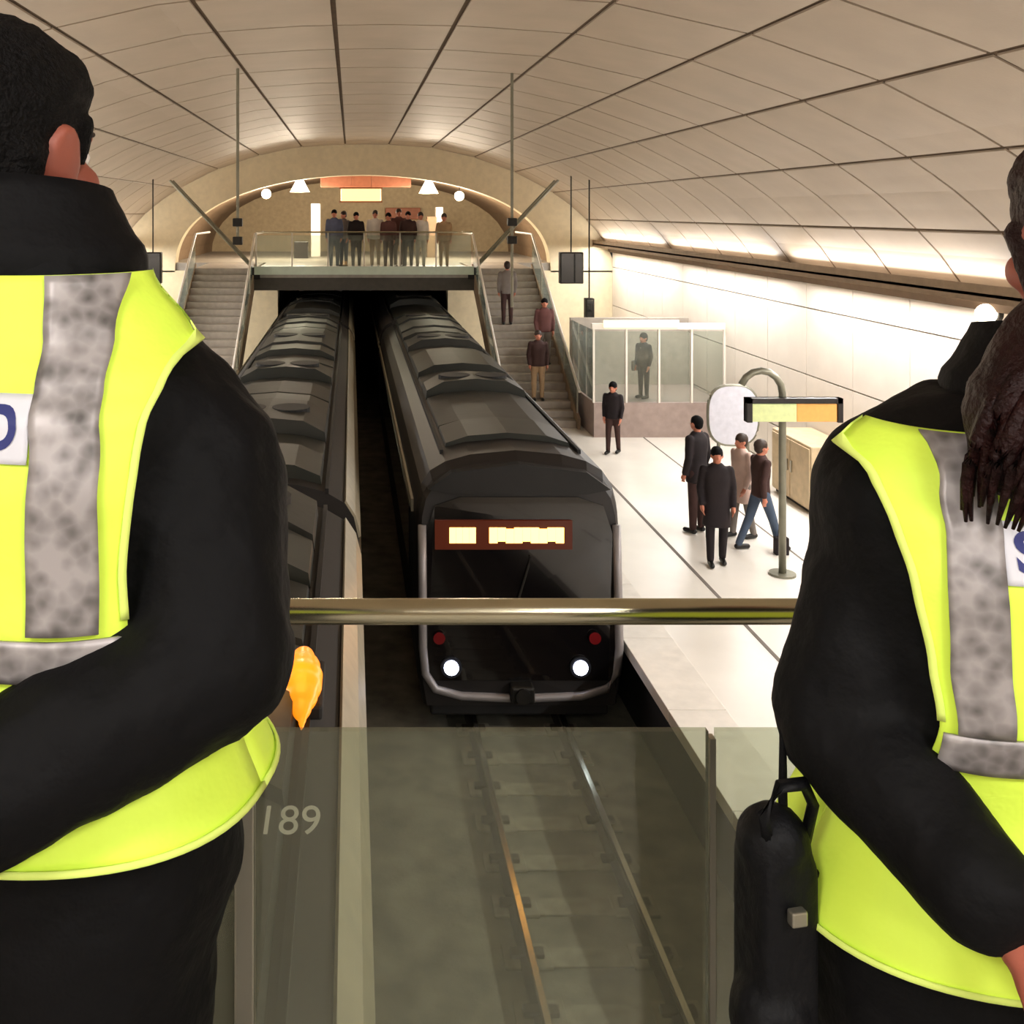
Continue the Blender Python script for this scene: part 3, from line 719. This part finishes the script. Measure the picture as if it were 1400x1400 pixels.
def officer(loc, yaw, label, zs, ws, arms, head_off, head_yaw, hem, skin, male, word_x=0.0, vest=None, head_tilt=0, belt=1.195, vtop=1.595, tape=.026, collar=1, slope=1, lean=0, hip=1, waist=1, neck=1):
    """security officer seen from behind, hands clasped at the back"""
    root = None
    base = [(.84, .222, .135, .0), (.95, .235, .143, .0), (1.05, .232, .143, -.005), (1.18, .222, .138, -.01), (1.32, .228, .14, -.018), (1.42, .236, .137, -.02),
            (1.48, .238, .128, -.018), (1.525, .222, .115, -.014), (1.565, .18, .104, -.01), (1.60, .14, .095, -.006), (1.635, .112, .088, 0), (1.65, .10, .08, .002)]
    base = [(z if z < 1.48 else 1.48+(z-1.48)*slope, a*(hip if z < 1.0 else waist if 1.1 < z < 1.25 else neck if z > 1.59 else 1), b, c) for z, a, b, c in base]
    if neck < 1: base = base[:-2]
    if male: base = [({1.525: 1.507, 1.565: 1.543, 1.6: 1.588}.get(z, z), a, b, c) for z, a, b, c in base]   # more sloping shoulders
    tor = Torso([(z*zs, a*ws, b*ws, c) for z, a, b, c in base])
    Z = lambda v: v*zs
    H = Vector((head_off[0], head_off[1], head_off[2])); R = Matrix.Rotation(head_yaw, 3, 'Z') @ Matrix.Rotation(head_tilt, 3, 'Y')
    # --- body: one continuous skin from head to feet
    bm = bmesh.new(); head_shapes(bm, H, R)
    cap(bm, H+R @ Vector((0, -.02, -.05)), .056 if male else .05, Vector((0, -.01, Z(1.56))), .062 if male else .055)
    inner = Torso([(z*zs, a*ws-.03, b*ws-.03, c) for z, a, b, c in base[:-2]]); inner.solid(bm, 0)
    for s in (-1, 1):
        sh, el, wr = arms[s]; cap(bm, sh, .042*ws, el, .036*ws); cap(bm, el, .042*ws, wr, .028*ws)
        cap(bm, (s*.095*ws, 0, Z(.86)), .08*ws, (s*.1*ws, .01, Z(.47)), .05*ws); cap(bm, (s*.1*ws, .01, Z(.47)), .05*ws, (s*.1*ws, -.02, .1), .036*ws)
        cap(bm, (s*.1*ws, -.03, .06), .035, (s*.11*ws, .13, .045), .03)
        dv = (wr-el).normalized(); hand_shapes(bm, wr+dv*.015, dv*.35+Vector((-s*.9, 0, -.4)), Vector((0, -1, -.1)), -s, .98 if male else .9)
    body = link('person', bake(bm, 'person', .0052, 5), skin, label=label, cat='person', group='security officers')
    body.location = loc; body.rotation_euler = (0, 0, yaw); face_parts(H, R, body)
    # --- jacket with sleeves and collar
    bm = bmesh.new(); tor.solid(bm, 0)
    for s in (-1, 1):
        sh, el, wr = arms[s]
        cap(bm, sh+Vector((-s*.03, 0, .0)), .076*ws, sh+Vector((s*.01, -.01, -.05)), .082*ws); cap(bm, sh+Vector((s*.01, -.01, -.05)), .082*ws, el, .070*ws)
        cap(bm, el, .070*ws, el+(wr-el)*.92, .052*ws)
        # sleeve folds around the elbow
        for t, rr in ((.62, .076), (.8, .075), (.93, .076)): ball(bm, sh+(el-sh)*t, (rr*ws, rr*ws, .03))
        for t, rr in ((.12, .073), (.3, .067), (.52, .062), (.74, .057)): ball(bm, el+(wr-el)*t, (.03, rr*ws, rr*ws))
    link('jacket', bake(bm, 'jacket', .0075, 4, wob=.0055, wscale=13), 'jacket', body)
    jc = body.children[-1]
    # upturned collar band
    ct = Torso([(Z(1.585), .158*ws, .114*ws, -.004), (Z(1.612), .156*ws, .116*ws, -.002), (Z(1.64), .132*ws, .104*ws, .002), (Z(1.675), .112*ws, .094*ws, .004)])
    def ring(bm):
        secs_o, n, seg = [], 8, 40
        for i in range(n+1):
            z = Z(1.585)+(Z(1.675)-Z(1.585))*i/n; zw = z-(1-slope)*Z(.12); a, b = ct.hw(z)*collar, ct.hd(z)*collar
            secs_o.append([(lean+a*math.cos(2*PI*k/seg), ct.yc(z)+b*math.sin(2*PI*k/seg), zw-.012*math.sin(2*PI*k/seg)*(i/n)) for k in range(seg)])
        loft(bm, secs_o, False, False)
    solidify(one('collar', ring, 'jacket', jc, smooth=True), .008, -1)
    # --- trousers
    bm = bmesh.new()
    inner2 = Torso([(Z(.80), .17*ws, .118*ws, 0), (Z(.9), .185*ws, .125*ws, 0), (Z(1.0), .18*ws, .125*ws, 0)]); inner2.solid(bm)
    for s in (-1, 1):
        cap(bm, (s*.09*ws, 0, Z(.84)), .098*ws, (s*.1*ws, .01, Z(.47)), .072*ws); cap(bm, (s*.1*ws, .01, Z(.47)), .072*ws, (s*.1*ws, -.01, .13), .062*ws)
    link('trousers', bake(bm, 'trousers', .011, 4, wob=.004, wscale=7), 'trousers', body)
    for s in (-1, 1):
        bm = bmesh.new(); cap(bm, (s*.1*ws, -.045, .052), .046, (s*.115*ws, .15, .042), .04); cap(bm, (s*.1*ws, -.03, .05), .045, (s*.1*ws, -.02, .13), .05)
        box(bm, s*.105*ws-.042, s*.105*ws+.042, -.085, .19, 0, .03, .008)
        link('shoe', bake(bm, 'shoe', .008, 3), 'shoe', body)
    # --- vest
    vt = vest; off = lambda z: .014+.022*max(0, min(1, (Z(1.2)-z)/(Z(1.2)-hem)))
    edge = lambda z: interp(vt, z, 1)
    zl = [hem+(Z(vtop)-hem)*i/60 for i in range(61)]
    vs = link('vest', strip(tor, zl, lambda z: -edge(z), edge, off, False, 44, .007, yaw*10), 'hivis', body); solidify(vs, .003)
    vf = link('vest_front', strip(tor, [z for z in zl if z < Z(1.27)], lambda z: -edge(z), edge, off, True, 44, .004, 5), 'hivis', body); solidify(vf, .003)
    # binding along the vest edges
    o2 = lambda z: off(z)+.004
    for s in (-1, 1):
        solidify(link('edge_binding', strip(tor, [z for z in zl if z > Z(belt+.045)], lambda z: s*edge(z)-.0028, lambda z: s*edge(z)+.0028, o2, False, 2), 'vest_edge', vs), .003)
    for fr, vv in ((False, vs), (True, vf)): solidify(link('edge_binding', strip(tor, [hem, hem+.0025, hem+.005], lambda z: -1, lambda z: 1, o2, fr, 44), 'vest_edge', vv), .003)
    # reflective tape: two braces and a belt
    wob2 = dict(wob=.007, seed=yaw*10)
    for s in (-1, 1):
        cx = lambda z: s*(vt_c(vt, z))
        solidify(link('reflective_stripe', strip(tor, [z for z in zl if z > Z(belt+.04)], lambda z: cx(z)-tape, lambda z: cx(z)+tape, lambda z: off(z)+.006, False, 8, **wob2), 'tape', vs), .003)
        solidify(link('reflective_stripe', strip(tor, [z for z in zl if Z(belt+.04) < z < Z(1.45) and z < Z(1.27)], lambda z: cx(z)-tape, lambda z: cx(z)+tape, lambda z: off(z)+.006, True, 8), 'tape', vf), .003)
    bz = [Z(belt)+.006+i*.0068 for i in range(6)]
    solidify(link('reflective_belt', strip(tor, bz, lambda z: -edge(Z(belt)+.055), lambda z: edge(Z(belt)+.055), lambda z: off(z)+.0062, False, 44, **wob2), 'tape', vs), .003)
    solidify(link('reflective_belt', strip(tor, bz, lambda z: -1, lambda z: 1, lambda z: off(z)+.0062, True, 44), 'tape', vf), .003)
    # lettering patch across the shoulder blades
    pz = word_x[1]; hw_ = word_x[2]
    pzs = [pz-.026+i*.0052 for i in range(11)]
    pt = solidify(link('name_patch', strip(tor, pzs, lambda z: -hw_, lambda z: hw_, lambda z: off(z)+.0045, False, 40, **wob2), 'name_patch', vs), .002)
    tm = text_mesh('SEGURIDAD', .047, 0, .032)
    bm = bmesh.new(); bm.from_mesh(tm); bmesh.ops.triangulate(bm, faces=bm.faces); bmesh.ops.subdivide_edges(bm, edges=bm.edges, cuts=1)
    xs = [v.co.x for v in bm.verts]; wx = (max(xs)-min(xs)); kx = (2*hw_-.02)/wx
    for v in bm.verts:
        x, z = v.co.x*kx, v.co.y+pz
        p = tor.surf(x, z, off(z)+.0075); p.y -= .007*(noise.noise(Vector((x*9+yaw*10, z*5, yaw*10)))+.6*noise.noise(Vector((x*17, z*14+yaw*10, 2))))
        v.co = p
    me = bpy.data.meshes.new('lettering'); bm.to_mesh(me); bm.free()
    link('lettering', me, 'lettering', pt, label='dark blue security lettering across the back')
    return body, tor, H, R
def vt_c(vt, z): return interp(vt, z, 2)

# man on the left
A = Vector
arms_m = {1: (A((.195, -.005, 1.462)), A((.245, -.085, 1.275)), A((.05, -.24, 1.18))), -1: (A((-.195, -.005, 1.462)), A((-.245, -.09, 1.27)), A((-.055, -.255, 1.165)))}
vest_m = [(1.0, .4, .15), (1.24, .4, .15), (1.275, .4, .15), (1.30, .192, .15), (1.36, .19, .15), (1.45, .198, .15), (1.52, .207, .14), (1.6, .207, .125)]
man, tm_, HM, RM = officer((-.334, 1.0, DECK), -.25, 'dark-haired person in a yellow vest, arms clasped behind, beside the left train', 1.0, 1.0, arms_m,
    (-.022, .03, 1.722), -.16, 1.13, 'skin_red', True, (0, 1.475, .12), vest_m, belt=1.272, collar=.9, hip=.88)
bm = bmesh.new()
def PM(x, y, z): return HM+RM @ A((x, y, z))
ball(bm, PM(0, -.018, .028), (.085, .102, .098), 3, RM); ball(bm, PM(0, -.045, -.02), (.077, .075, .082), 3, RM); ball(bm, PM(0, .03, .055), (.07, .062, .054), 3, RM)
cap(bm, PM(-.035, -.075, -.07), .028, PM(.035, -.075, -.07), .028); cap(bm, PM(0, -.07, -.085), .035, PM(0, -.062, -.1), .032)
for s in (-1, 1): cap(bm, PM(s*.07, .03, .015), .014, PM(s*.072, .026, -.02), .007); cap(bm, PM(s*.062, -.05, -.02), .026, PM(s*.052, -.06, -.06), .022)
link('hair', bake(bm, 'hair', .006, 3, wob=.0025, wscale=60), 'hair_black', man, label='short black hair')
# woman on the right
wz, ww = .925, .92
arms_w = {-1: (A((-.15, -.005, 1.315)), A((-.208, -.03, 1.15)), A((-.172, -.195, 1.08))), 1: (A((.152, -.005, 1.328)), A((.225, -.09, 1.15)), A((.0, -.235, 1.06)))}
vest_w = [(.9, .4, .14), (1.085, .4, .14), (1.12, .4, .14), (1.14, .175, .143), (1.195, .172, .143), (1.25, .18, .15), (1.32, .192, .153), (1.38, .203, .148), (1.43, .206, .138), (1.55, .2, .12)]
woman, tw_, HW_, RW = officer((.682, 1.05, DECK), .1, 'person with long auburn hair in a yellow vest, arms clasped behind, at the right edge', wz, ww, arms_w,
    (.125, .03, 1.628), -.12, .972, 'skin_red', False, (0, 1.353, .131), vest_w, belt=1.245, vtop=1.562, tape=.021, collar=1.0, slope=.9, lean=.075, hip=1.0, waist=.86, neck=.62)
bm = bmesh.new()
def PWm(x, y, z): return HW_+RW @ A((x, y, z))
ball(bm, PWm(0, -.02, .02), (.09, .108, .1), 3, RW); ball(bm, PWm(0, -.05, -.03), (.084, .08, .09), 3, RW); ball(bm, PWm(0, .03, .055), (.074, .066, .056), 3, RW)
for s in (-1, 1): cap(bm, PWm(s*.075, .02, .0), .018, PWm(s*.07, -.02, -.07), .02)
cap(bm, PWm(0, -.09, -.02), .06, PWm(-.07, -.14, -.05), .057); cap(bm, PWm(-.07, -.14, -.05), .057, PWm(-.155, -.19, -.1), .062)
cap(bm, PWm(-.155, -.19, -.1), .062, PWm(-.205, -.2, -.155), .054); cap(bm, PWm(-.205, -.2, -.155), .054, PWm(-.225, -.2, -.2), .03)
hw2 = link('hair', bake(bm, 'hair', .006, 3, wob=.003, wscale=40), 'hair_auburn', woman, label='long dark auburn hair tied back')
rg = random.Random(5)
spine = [PWm(-.03, -.13, -.03), PWm(-.09, -.155, -.06), PWm(-.155, -.19, -.1), PWm(-.187, -.2, -.135), PWm(-.208, -.202, -.17), PWm(-.222, -.2, -.205), PWm(-.232, -.198, -.25)]
for k in range(44):   # locks of the tied hair
    a = PI*1.02+PI*.96*k/43+rg.uniform(-.05, .05); L = rg.uniform(.82, 1.0); pts, rad = [], []
    for i in range(11):
        t = i/10*L*6; j = min(5, int(t)); c = spine[j].lerp(spine[j+1], t-j); w = .057*(1-.5*(t/6)**3)+.004*math.sin(t*1.3+k)
        pts.append(c+Vector((w*math.cos(a)*1.08, w*math.sin(a)*.95, 0))); rad.append(.010*(1-.85*(i/10)**2.5))
    one('lock', lambda bm: tube(bm, pts, rad, 7), 'hair_auburn', hw2, smooth=True)
one('hair_band', lambda bm: tube(bm, [spine[1]+Vector((.056*math.cos(t), .056*math.sin(t), .02*math.cos(t))) for t in [k*PI/8 for k in range(17)]], .009, 6), 'gold_band', hw2, smooth=True)

# black pouch and radio hanging at the woman's belt, beside the guard rail
pr = Vector((.408, .99, DECK+.86))
po = empty('radio_pouch', pr, rz=.2, label='black radio pouch with a looped strap hanging at the auburn-haired person\'s hip', cat='pouch'); po.scale = (.8, .8, .95)
def pouch(bm):
    box(bm, -.035, .04, -.04, .04, .0, .19, .014); ball(bm, (0, 0, .19), (.045, .045, .04), 2); ball(bm, (-.01, -.01, .02), (.05, .05, .05), 2)
bm = bmesh.new(); pouch(bm); link('pouch_body', bake(bm, 'pouch_body', .006, 4), 'pouch', po)
one('strap', lambda bm: tube(bm, [(-.02, -.02, .2), (-.032, -.03, .235), (-.015, -.035, .265), (.02, -.03, .262), (.04, -.02, .235), (.035, -.01, .19)], .007, 7), 'pouch', po, smooth=True)
one('antenna', lambda bm: cyl(bm, (.02, .01, .2), (.02, .01, .30), .006, .004), 'pouch', po)
one('buckle', lambda bm: box(bm, -.012, .008, -.056, -.044, .135, .15, .002), 'brushed', po)
one('belt_clip', lambda bm: box(bm, .03, .06, -.012, .012, .1, .16, .004), 'pouch', po)

# --- passers-by
def walker(loc, yaw, h, label, top, legs, hair='hair_brown', skin='skin', stride=.0, group=None, coat=0, arms_out=.0, bag=None, vox=.02, scarf=None, lean=0):
    k = h/1.75
    V = lambda x, y, z: Vector((x*k, (y+lean*z)*k, z*k))
    hip = {s: V(s*.09, 0, .92) for s in (-1, 1)}
    kn = {s: V(s*.1, s*stride*.55+.03*abs(stride), .5) for s in (-1, 1)}; an = {s: V(s*.1, s*stride-.06*(s*stride < 0), .09) for s in (-1, 1)}
    sh = {s: V(s*.185, 0, 1.42) for s in (-1, 1)}
    el = {s: V(s*(.235+arms_out), -.02-s*stride*.3, 1.14) for s in (-1, 1)}; wr = {s: V(s*(.22+arms_out), .06-s*stride*.5, .9) for s in (-1, 1)}
    H = V(0, .02, 1.645); R = Matrix.Identity(3)
    bm = bmesh.new()
    ball(bm, H+Vector((0, -.01, .0)), (.077, .095, .1), 3); ball(bm, H+Vector((0, .03, -.06)), (.056, .06, .07), 2); cap(bm, H+Vector((0, .095, -.02)), .012, H+Vector((0, .105, -.045)), .014)
    for s in (-1, 1): ball(bm, H+Vector((s*.078, -.005, -.025)), (.014, .026, .034), 2)
    cap(bm, H-Vector((0, .02, .05)), .052, V(0, -.01, 1.42), .06)
    cap(bm, V(0, 0, 1.32), .12*k, V(0, 0, 1.0), .11*k)
    for s in (-1, 1):
        cap(bm, V(s*.12, 0, 1.36), .06*k, sh[s], .05*k); cap(bm, sh[s], .05*k, el[s], .038*k); cap(bm, el[s], .038*k, wr[s], .028*k)
        d = (wr[s]-el[s]).normalized(); cap(bm, wr[s], .03*k, wr[s]+d*.07, .034*k)
        for q in range(4): cap(bm, wr[s]+d*.08+Vector((0, (q-1.5)*.019, 0)), .011, wr[s]+d*.15+Vector((-s*.02, (q-1.5)*.019, 0)), .010, 6)
        cap(bm, wr[s]+d*.03+Vector((0, .03, 0)), .012, wr[s]+d*.08+Vector((0, .05, 0)), .011, 6)
        cap(bm, hip[s], .08*k, kn[s], .05*k); cap(bm, kn[s], .05*k, an[s], .038*k); cap(bm, an[s]+Vector((0, -.02, -.04)), .03, an[s]+Vector((0, .12, -.05)), .028)
    b = link('person', bake(bm, 'person', vox*.75, 3), skin, label=label, cat='person', group=group)
    b.location = loc; b.rotation_euler = (0, 0, yaw)
    bm = bmesh.new(); hemz = .86-coat
    t = Torso([(hemz*k, (.175+coat*.12)*k, (.125+coat*.1)*k, lean*hemz*k), (1.1*k, .16*k, .115*k, lean*1.1*k), (1.3*k, .19*k, .125*k, lean*1.3*k), (1.42*k, .185*k, .11*k, lean*1.42*k), (1.47*k, .12*k, .085*k, lean*1.47*k), (1.52*k, .075*k, .07*k, lean*1.5*k)])
    t.solid(bm, 0, n=20, seg=24)
    for s in (-1, 1): cap(bm, sh[s], .068*k, el[s], .056*k); cap(bm, el[s], .056*k, el[s]+(wr[s]-el[s])*.95, .046*k)
    link('coat' if coat else 'top', bake(bm, 'top', vox, 3, wob=.004), top, b)
    bm = bmesh.new(); cap(bm, V(-.07, 0, .92), .105*k, V(.07, 0, .92), .105*k)
    for s in (-1, 1): cap(bm, hip[s], .096*k, kn[s], .07*k); cap(bm, kn[s], .07*k, an[s]+Vector((0, 0, .0)), .055*k)
    link('trousers', bake(bm, 'trousers', vox, 3), legs, b)
    for s in (-1, 1):
        bm = bmesh.new(); z = an[s].z-.09*k; cap(bm, an[s]+Vector((0, -.03, z-an[s].z+.045)), .043, an[s]+Vector((0, .15, z-an[s].z+.038)), .037)
        link('shoe', bake(bm, 'shoe', vox*.7, 2), 'shoe', b)
    bm = bmesh.new(); ball(bm, H+Vector((0, -.02, .02)), (.088, .105, .1), 3); ball(bm, H+Vector((0, -.05, -.03)), (.08, .07, .08), 2)
    link('hair', bake(bm, 'hair', vox*.7, 2, wob=.004, wscale=30), hair, b)
    if bag:
        o = one('shoulder_bag', lambda bm: box(bm, .2*k, .3*k, -.16, .14, .72*k, 1.0*k, .03), bag, b); one('bag_strap', lambda bm: tube(bm, [V(.25, 0, .99), V(.22, -.03, 1.2), V(.12, 0, 1.5), V(0, .13, 1.35)], .015, 6), bag, o)
    if scarf: one('scarf', lambda bm: tube(bm, [V(.1*math.cos(t), .02+.1*math.sin(t), 1.5) for t in [q*PI/8 for q in range(17)]], .035, 8), scarf, b, smooth=True)
    return b
for n, c in (('cloth_black', (26, 16, 20)), ('cloth_brown', (62, 38, 34)), ('cloth_pink', (206, 178, 166)), ('jeans', (70, 84, 104)), ('cloth_blue', (92, 98, 124)), ('cloth_white', (226, 218, 210)), ('cloth_maroon', (96, 58, 54)), ('cloth_tan', (170, 140, 106)), ('cloth_grey', (120, 112, 106))):
    mat(n, c, .85, var=.1)
G1 = 'people on the right platform'
def on_plat(px, py): d = F*(CAMZ-PLAT)/(py-VPY); return ((px-VPX)/F*d, d, PLAT)
walker(on_plat(980, 772), PI*.95, 1.7, 'person in a long black coat standing nearest on the right platform', 'cloth_black', 'cloth_black', 'hair_black', group=G1, coat=.28, stride=.05)
walker(on_plat(953, 728), PI*.2, 1.86, 'tall person in dark brown clothes behind the black coat on the right platform', 'cloth_black', 'cloth_brown', 'hair_black', group=G1, coat=.1, bag='cloth_black')
walker(on_plat(1014, 735), PI*.6, 1.62, 'person in a pale pink coat between the dark-clad people on the right platform', 'cloth_pink', 'cloth_grey', 'hair_brown', group=G1, coat=.25, stride=.1)
walker(on_plat(1040, 752), -PI*.45, 1.66, 'person in a brown jacket and blue jeans striding on the right platform', 'cloth_brown', 'jeans', 'hair_brown', group=G1, stride=.26)
walker(on_plat(838, 620), 2.6, 1.5, 'short person in dark clothes alone in front of the glass landing', 'cloth_black', 'cloth_brown', 'hair_black', group=G1, stride=.08)
# small shopping bag next to the striding person
p = on_plat(1068, 758); bg = one('shopping_bag', lambda bm: box(bm, -.1, .1, -.06, .06, 0, .26, .015), 'cloth_black', label='small black shopping bag on the floor beside the blue jeans', cat='bag'); bg.location = p
one('bag_handle', lambda bm: tube(bm, [(-.05, 0, .25), (-.04, 0, .36), (.04, 0, .36), (.05, 0, .25)], .008, 6), 'cloth_black', bg)
# people on the right stairs
def on_stair(x, t): return (x, 24.2+(30.3-24.2)*t, PLAT+(DECK-PLAT)*(math.floor(t*20)+1)/20)
G2 = 'people on the right stairs'
walker(on_stair(4.55, .12), PI, 1.7, 'person in a brown top near the foot of the right stairs', 'cloth_brown', 'cloth_tan', 'hair_brown', group=G2)
walker(on_stair(4.95, .33), PI, 1.68, 'person in a maroon top on the right stairs above the one in brown', 'cloth_maroon', 'cloth_grey', 'hair_black', group=G2)
walker(on_stair(4.2, .55), 0, 1.7, 'person in grey climbing halfway up the right stairs', 'cloth_grey', 'cloth_brown', 'hair_brown', group=G2)
# people on the far footbridge
G3 = 'people on the far footbridge'
for px, dy, h, top, legs, hr, yaw, lab in ((457, .6, 1.72, 'cloth_blue', 'jeans', 'hair_black', 3.0, 'person in a blue-grey coat, leftmost on the far footbridge'), (470, 1.3, 1.68, 'cloth_grey', 'jeans', 'hair_brown', 2.4, 'person in grey just right of the blue-grey coat on the far footbridge'),
        (487, .7, 1.64, 'cloth_black', 'cloth_black', 'hair_black', 3.3, 'person all in black on the far footbridge'), (513, .9, 1.7, 'cloth_white', 'cloth_tan', 'hair_brown', 3.1, 'person in a white top at the middle of the far footbridge'),
        (531, .5, 1.62, 'cloth_maroon', 'cloth_brown', 'hair_black', 2.8, 'person in maroon right of the white top on the far footbridge'), (545, 1.1, 1.75, 'cloth_maroon', 'cloth_grey', 'hair_brown', 3.4, 'tall person in maroon and grey trousers on the far footbridge'),
        (558, .6, 1.66, 'cloth_brown', 'cloth_black', 'hair_black', 3.0, 'person in dark brown with black trousers on the far footbridge'), (575, .8, 1.64, 'cloth_white', 'cloth_white', 'hair_brown', 3.2, 'person all in white, second from right on the far footbridge'),
        (607, .7, 1.6, 'cloth_tan', 'cloth_tan', 'hair_brown', 3.1, 'person in tan, rightmost on the far footbridge')):
    Y = BY0+dy; walker(((px-VPX)/F*Y, Y, DECK), yaw, h, lab, top, legs, hr, group=G3, vox=.026)

# ------------------------------------------------------------------ right platform furniture
# glass-walled landing with a solid mauve base
ga, gb = on_plat(812, 598), on_plat(952, 598); LX0, LX1, LY = ga[0], XC+WALL_X-.02, ga[1]
lh = empty('glass_landing', ((LX0+LX1)/2, LY, PLAT), label='glass-walled raised landing with white frame at the right wall', cat='landing')
onew('plinth', lambda bm: box(bm, LX0, LX1, LY, LY+2.6, PLAT, PLAT+.78), 'mauve', lh)
n = 4
for k in range(n+1):
    x = LX0+(LX1-LX0)*k/n
    onew('frame_post', lambda bm: box(bm, x-.02, x+.02, LY+.0, LY+.07, PLAT+.78, PLAT+2.45), 'white_metal', lh)
    if k < n:
        x2 = LX0+(LX1-LX0)*(k+1)/n; onew('glass_pane', lambda bm: box(bm, x+.04, x2-.04, LY+.03, LY+.042, PLAT+.8, PLAT+2.4), 'pane_glass', lh)
for k in range(3):
    onew('glass_pane', lambda bm: box(bm, LX0+.03, LX0+.042, LY+.1+k*.85, LY+.88+k*.85, PLAT+.8, PLAT+2.4), 'pane_glass', lh)
onew('roof_beam', lambda bm: box(bm, LX0-.05, LX1, LY-.05, LY+.08, PLAT+2.45, PLAT+2.58), 'white_metal', lh)
onew('back_wall', lambda bm: box(bm, LX0, LX1, LY+2.5, LY+2.6, PLAT+.78, PLAT+2.45), 'stair_grey', lh)
onew('light_strip', lambda bm: box(bm, LX0+.2, LX0+1.9, LY-.09, LY-.05, PLAT+2.5, PLAT+2.66), mat('cream_lit', (255, 250, 215), .5, var=0, emit=(255, 248, 205), estr=.9), lh)
walker(((880-VPX)/F*(LY+.6), LY+.6, PLAT+.78), 2.2, 1.5, 'person in black behind the glass of the raised landing', 'cloth_black', 'cloth_black', 'hair_black', bag='cloth_grey')
# departure board on a hooked post
bd = 14.2
bx0, bx1 = (1022-VPX)/F*bd, (1153-VPX)/F*bd; bz0, bz1 = CAMZ-(578-VPY)/F*bd, CAMZ-(545-VPY)/F*bd
sb = empty('departure_board', ((bx0+bx1)/2, bd, PLAT), label='black-framed board with green and amber screens on a hooked post', cat='sign')
onew('frame', lambda bm: (box(bm, bx0, bx1, bd, bd+.14, bz1-.07, bz1), box(bm, bx0, bx0+.07, bd, bd+.14, bz0, bz1), box(bm, bx1-.07, bx1, bd, bd+.14, bz0, bz1), box(bm, bx0, bx1, bd+.08, bd+.14, bz0, bz1)), 'sign_black', sb)
xm = bx0+(bx1-bx0)*.52
onew('screen', lambda bm: box(bm, bx0+.08, xm, bd+.02, bd+.07, bz0+.01, bz1-.08), 'screen_green', sb)
onew('screen', lambda bm: box(bm, xm+.01, bx1-.08, bd+.02, bd+.07, bz0+.01, bz1-.08), 'screen_amber', sb)
pxp = (1078-VPX)/F*bd
onew('post', lambda bm: tube(bm, [(pxp, bd+.2, PLAT), (pxp, bd+.2, 3.3)]+[(pxp-.3+.3*math.cos(t), bd+.2, 3.45+.32*math.sin(t)) for t in [q*PI/8 for q in range(8)]], .05, 10), 'pole_grey', sb, smooth=True)
onew('board_bracket', lambda bm: box(bm, pxp-.06, pxp+.06, bd+.1, bd+.24, bz0+.05, bz1-.05), 'pole_grey', sb)
onew('base_plate', lambda bm: cyl(bm, (pxp, bd+.2, PLAT), (pxp, bd+.2, PLAT+.03), .18, seg=20), 'pole_grey', sb)
# oval information panel on its own legs
ox, oy = (1003-VPX)/F*17.6, 17.6; oz = CAMZ-(568-VPY)/F*17.6
ip = empty('information_panel', (ox, oy, PLAT), label='pale rounded information panel on two legs behind the waiting people', cat='sign')
onew('panel', lambda bm: prism(bm, [(ox+.42*math.copysign(abs(math.cos(t))**.7, math.cos(t)), oz+.5*math.copysign(abs(math.sin(t))**.7, math.sin(t))) for t in [q*PI/16 for q in range(32)]], oy, oy+.06), 'pale_blue', ip)
onew('rim', lambda bm: tube(bm, [(ox+.43*math.copysign(abs(math.cos(t))**.7, math.cos(t)), oy+.03, oz+.51*math.copysign(abs(math.sin(t))**.7, math.sin(t))) for t in [q*PI/16 for q in range(33)]], .03, 6), 'pole_grey', ip)
for s in (-1, 1): onew('leg', lambda bm: cyl(bm, (ox+s*.25, oy+.03, PLAT), (ox+s*.25, oy+.03, oz-.3), .03), 'pole_grey', ip)
# beige cabinet against the wall
cx0 = XC+WALL_X-.75; cy = 17.2
cb = empty('beige_cabinet', (cx0+.3, cy, PLAT), label='low beige cabinet against the right wall by the departure board', cat='cabinet')
onew('body', lambda bm: box(bm, cx0, XC+WALL_X-.02, cy, cy+1.6, PLAT+.06, PLAT+1.15, .02), 'beige', cb)
onew('plinth', lambda bm: box(bm, cx0+.05, XC+WALL_X-.02, cy+.05, cy+1.55, PLAT, PLAT+.06), 'dark_metal', cb)
for k in (0, 1):
    dd = onew('door', lambda bm: box(bm, cx0-.02, cx0, cy+.04+k*.78, cy+.78+k*.78, PLAT+.1, PLAT+1.1, .005), 'beige', cb)
    onew('handle', lambda bm: box(bm, cx0-.045, cx0-.02, cy+.7+k*.16, cy+.74+k*.16, PLAT+.55, PLAT+.75), 'brushed', cb)
# bench and hanging monitors along the right wall
def hang_sign(px0, px1, py0, py1, Y, lab):
    a, b = at(px0, py1, Y), at(px1, py0, Y); x = (a.x+b.x)/2
    r = empty('hanging_monitor', (x, Y, a.z), label=lab, cat='monitor', group='dark hanging monitors')
    onew('casing', lambda bm: box(bm, a.x, b.x, Y, Y+.25, a.z, b.z, .02), 'dark_metal', r)
    onew('screen', lambda bm: box(bm, a.x+.03, b.x-.03, Y-.01, Y, a.z+.03, b.z-.03), 'front_black', r)
    onew('rod', lambda bm: cyl(bm, (x, Y+.12, b.z-.02), (x, Y+.12, ZCROWN-drop(x-XC)+.03), .02, seg=6), 'dark_metal', r)
hang_sign(766, 798, 345, 388, 27.5, 'wide dark monitor hanging beside the top of the right stairs')
hang_sign(801, 813, 408, 444, 26.5, 'narrow dark monitor hanging above the glass landing')
hang_sign(196, 220, 345, 388, 27.5, 'dark monitor hanging beside the left stairs, above the yellow shoulder')

# ------------------------------------------------------------------ clean up working data
if 'o' in BAKER: bpy.data.batch_remove([BAKER['o']]+BAKER['m'])
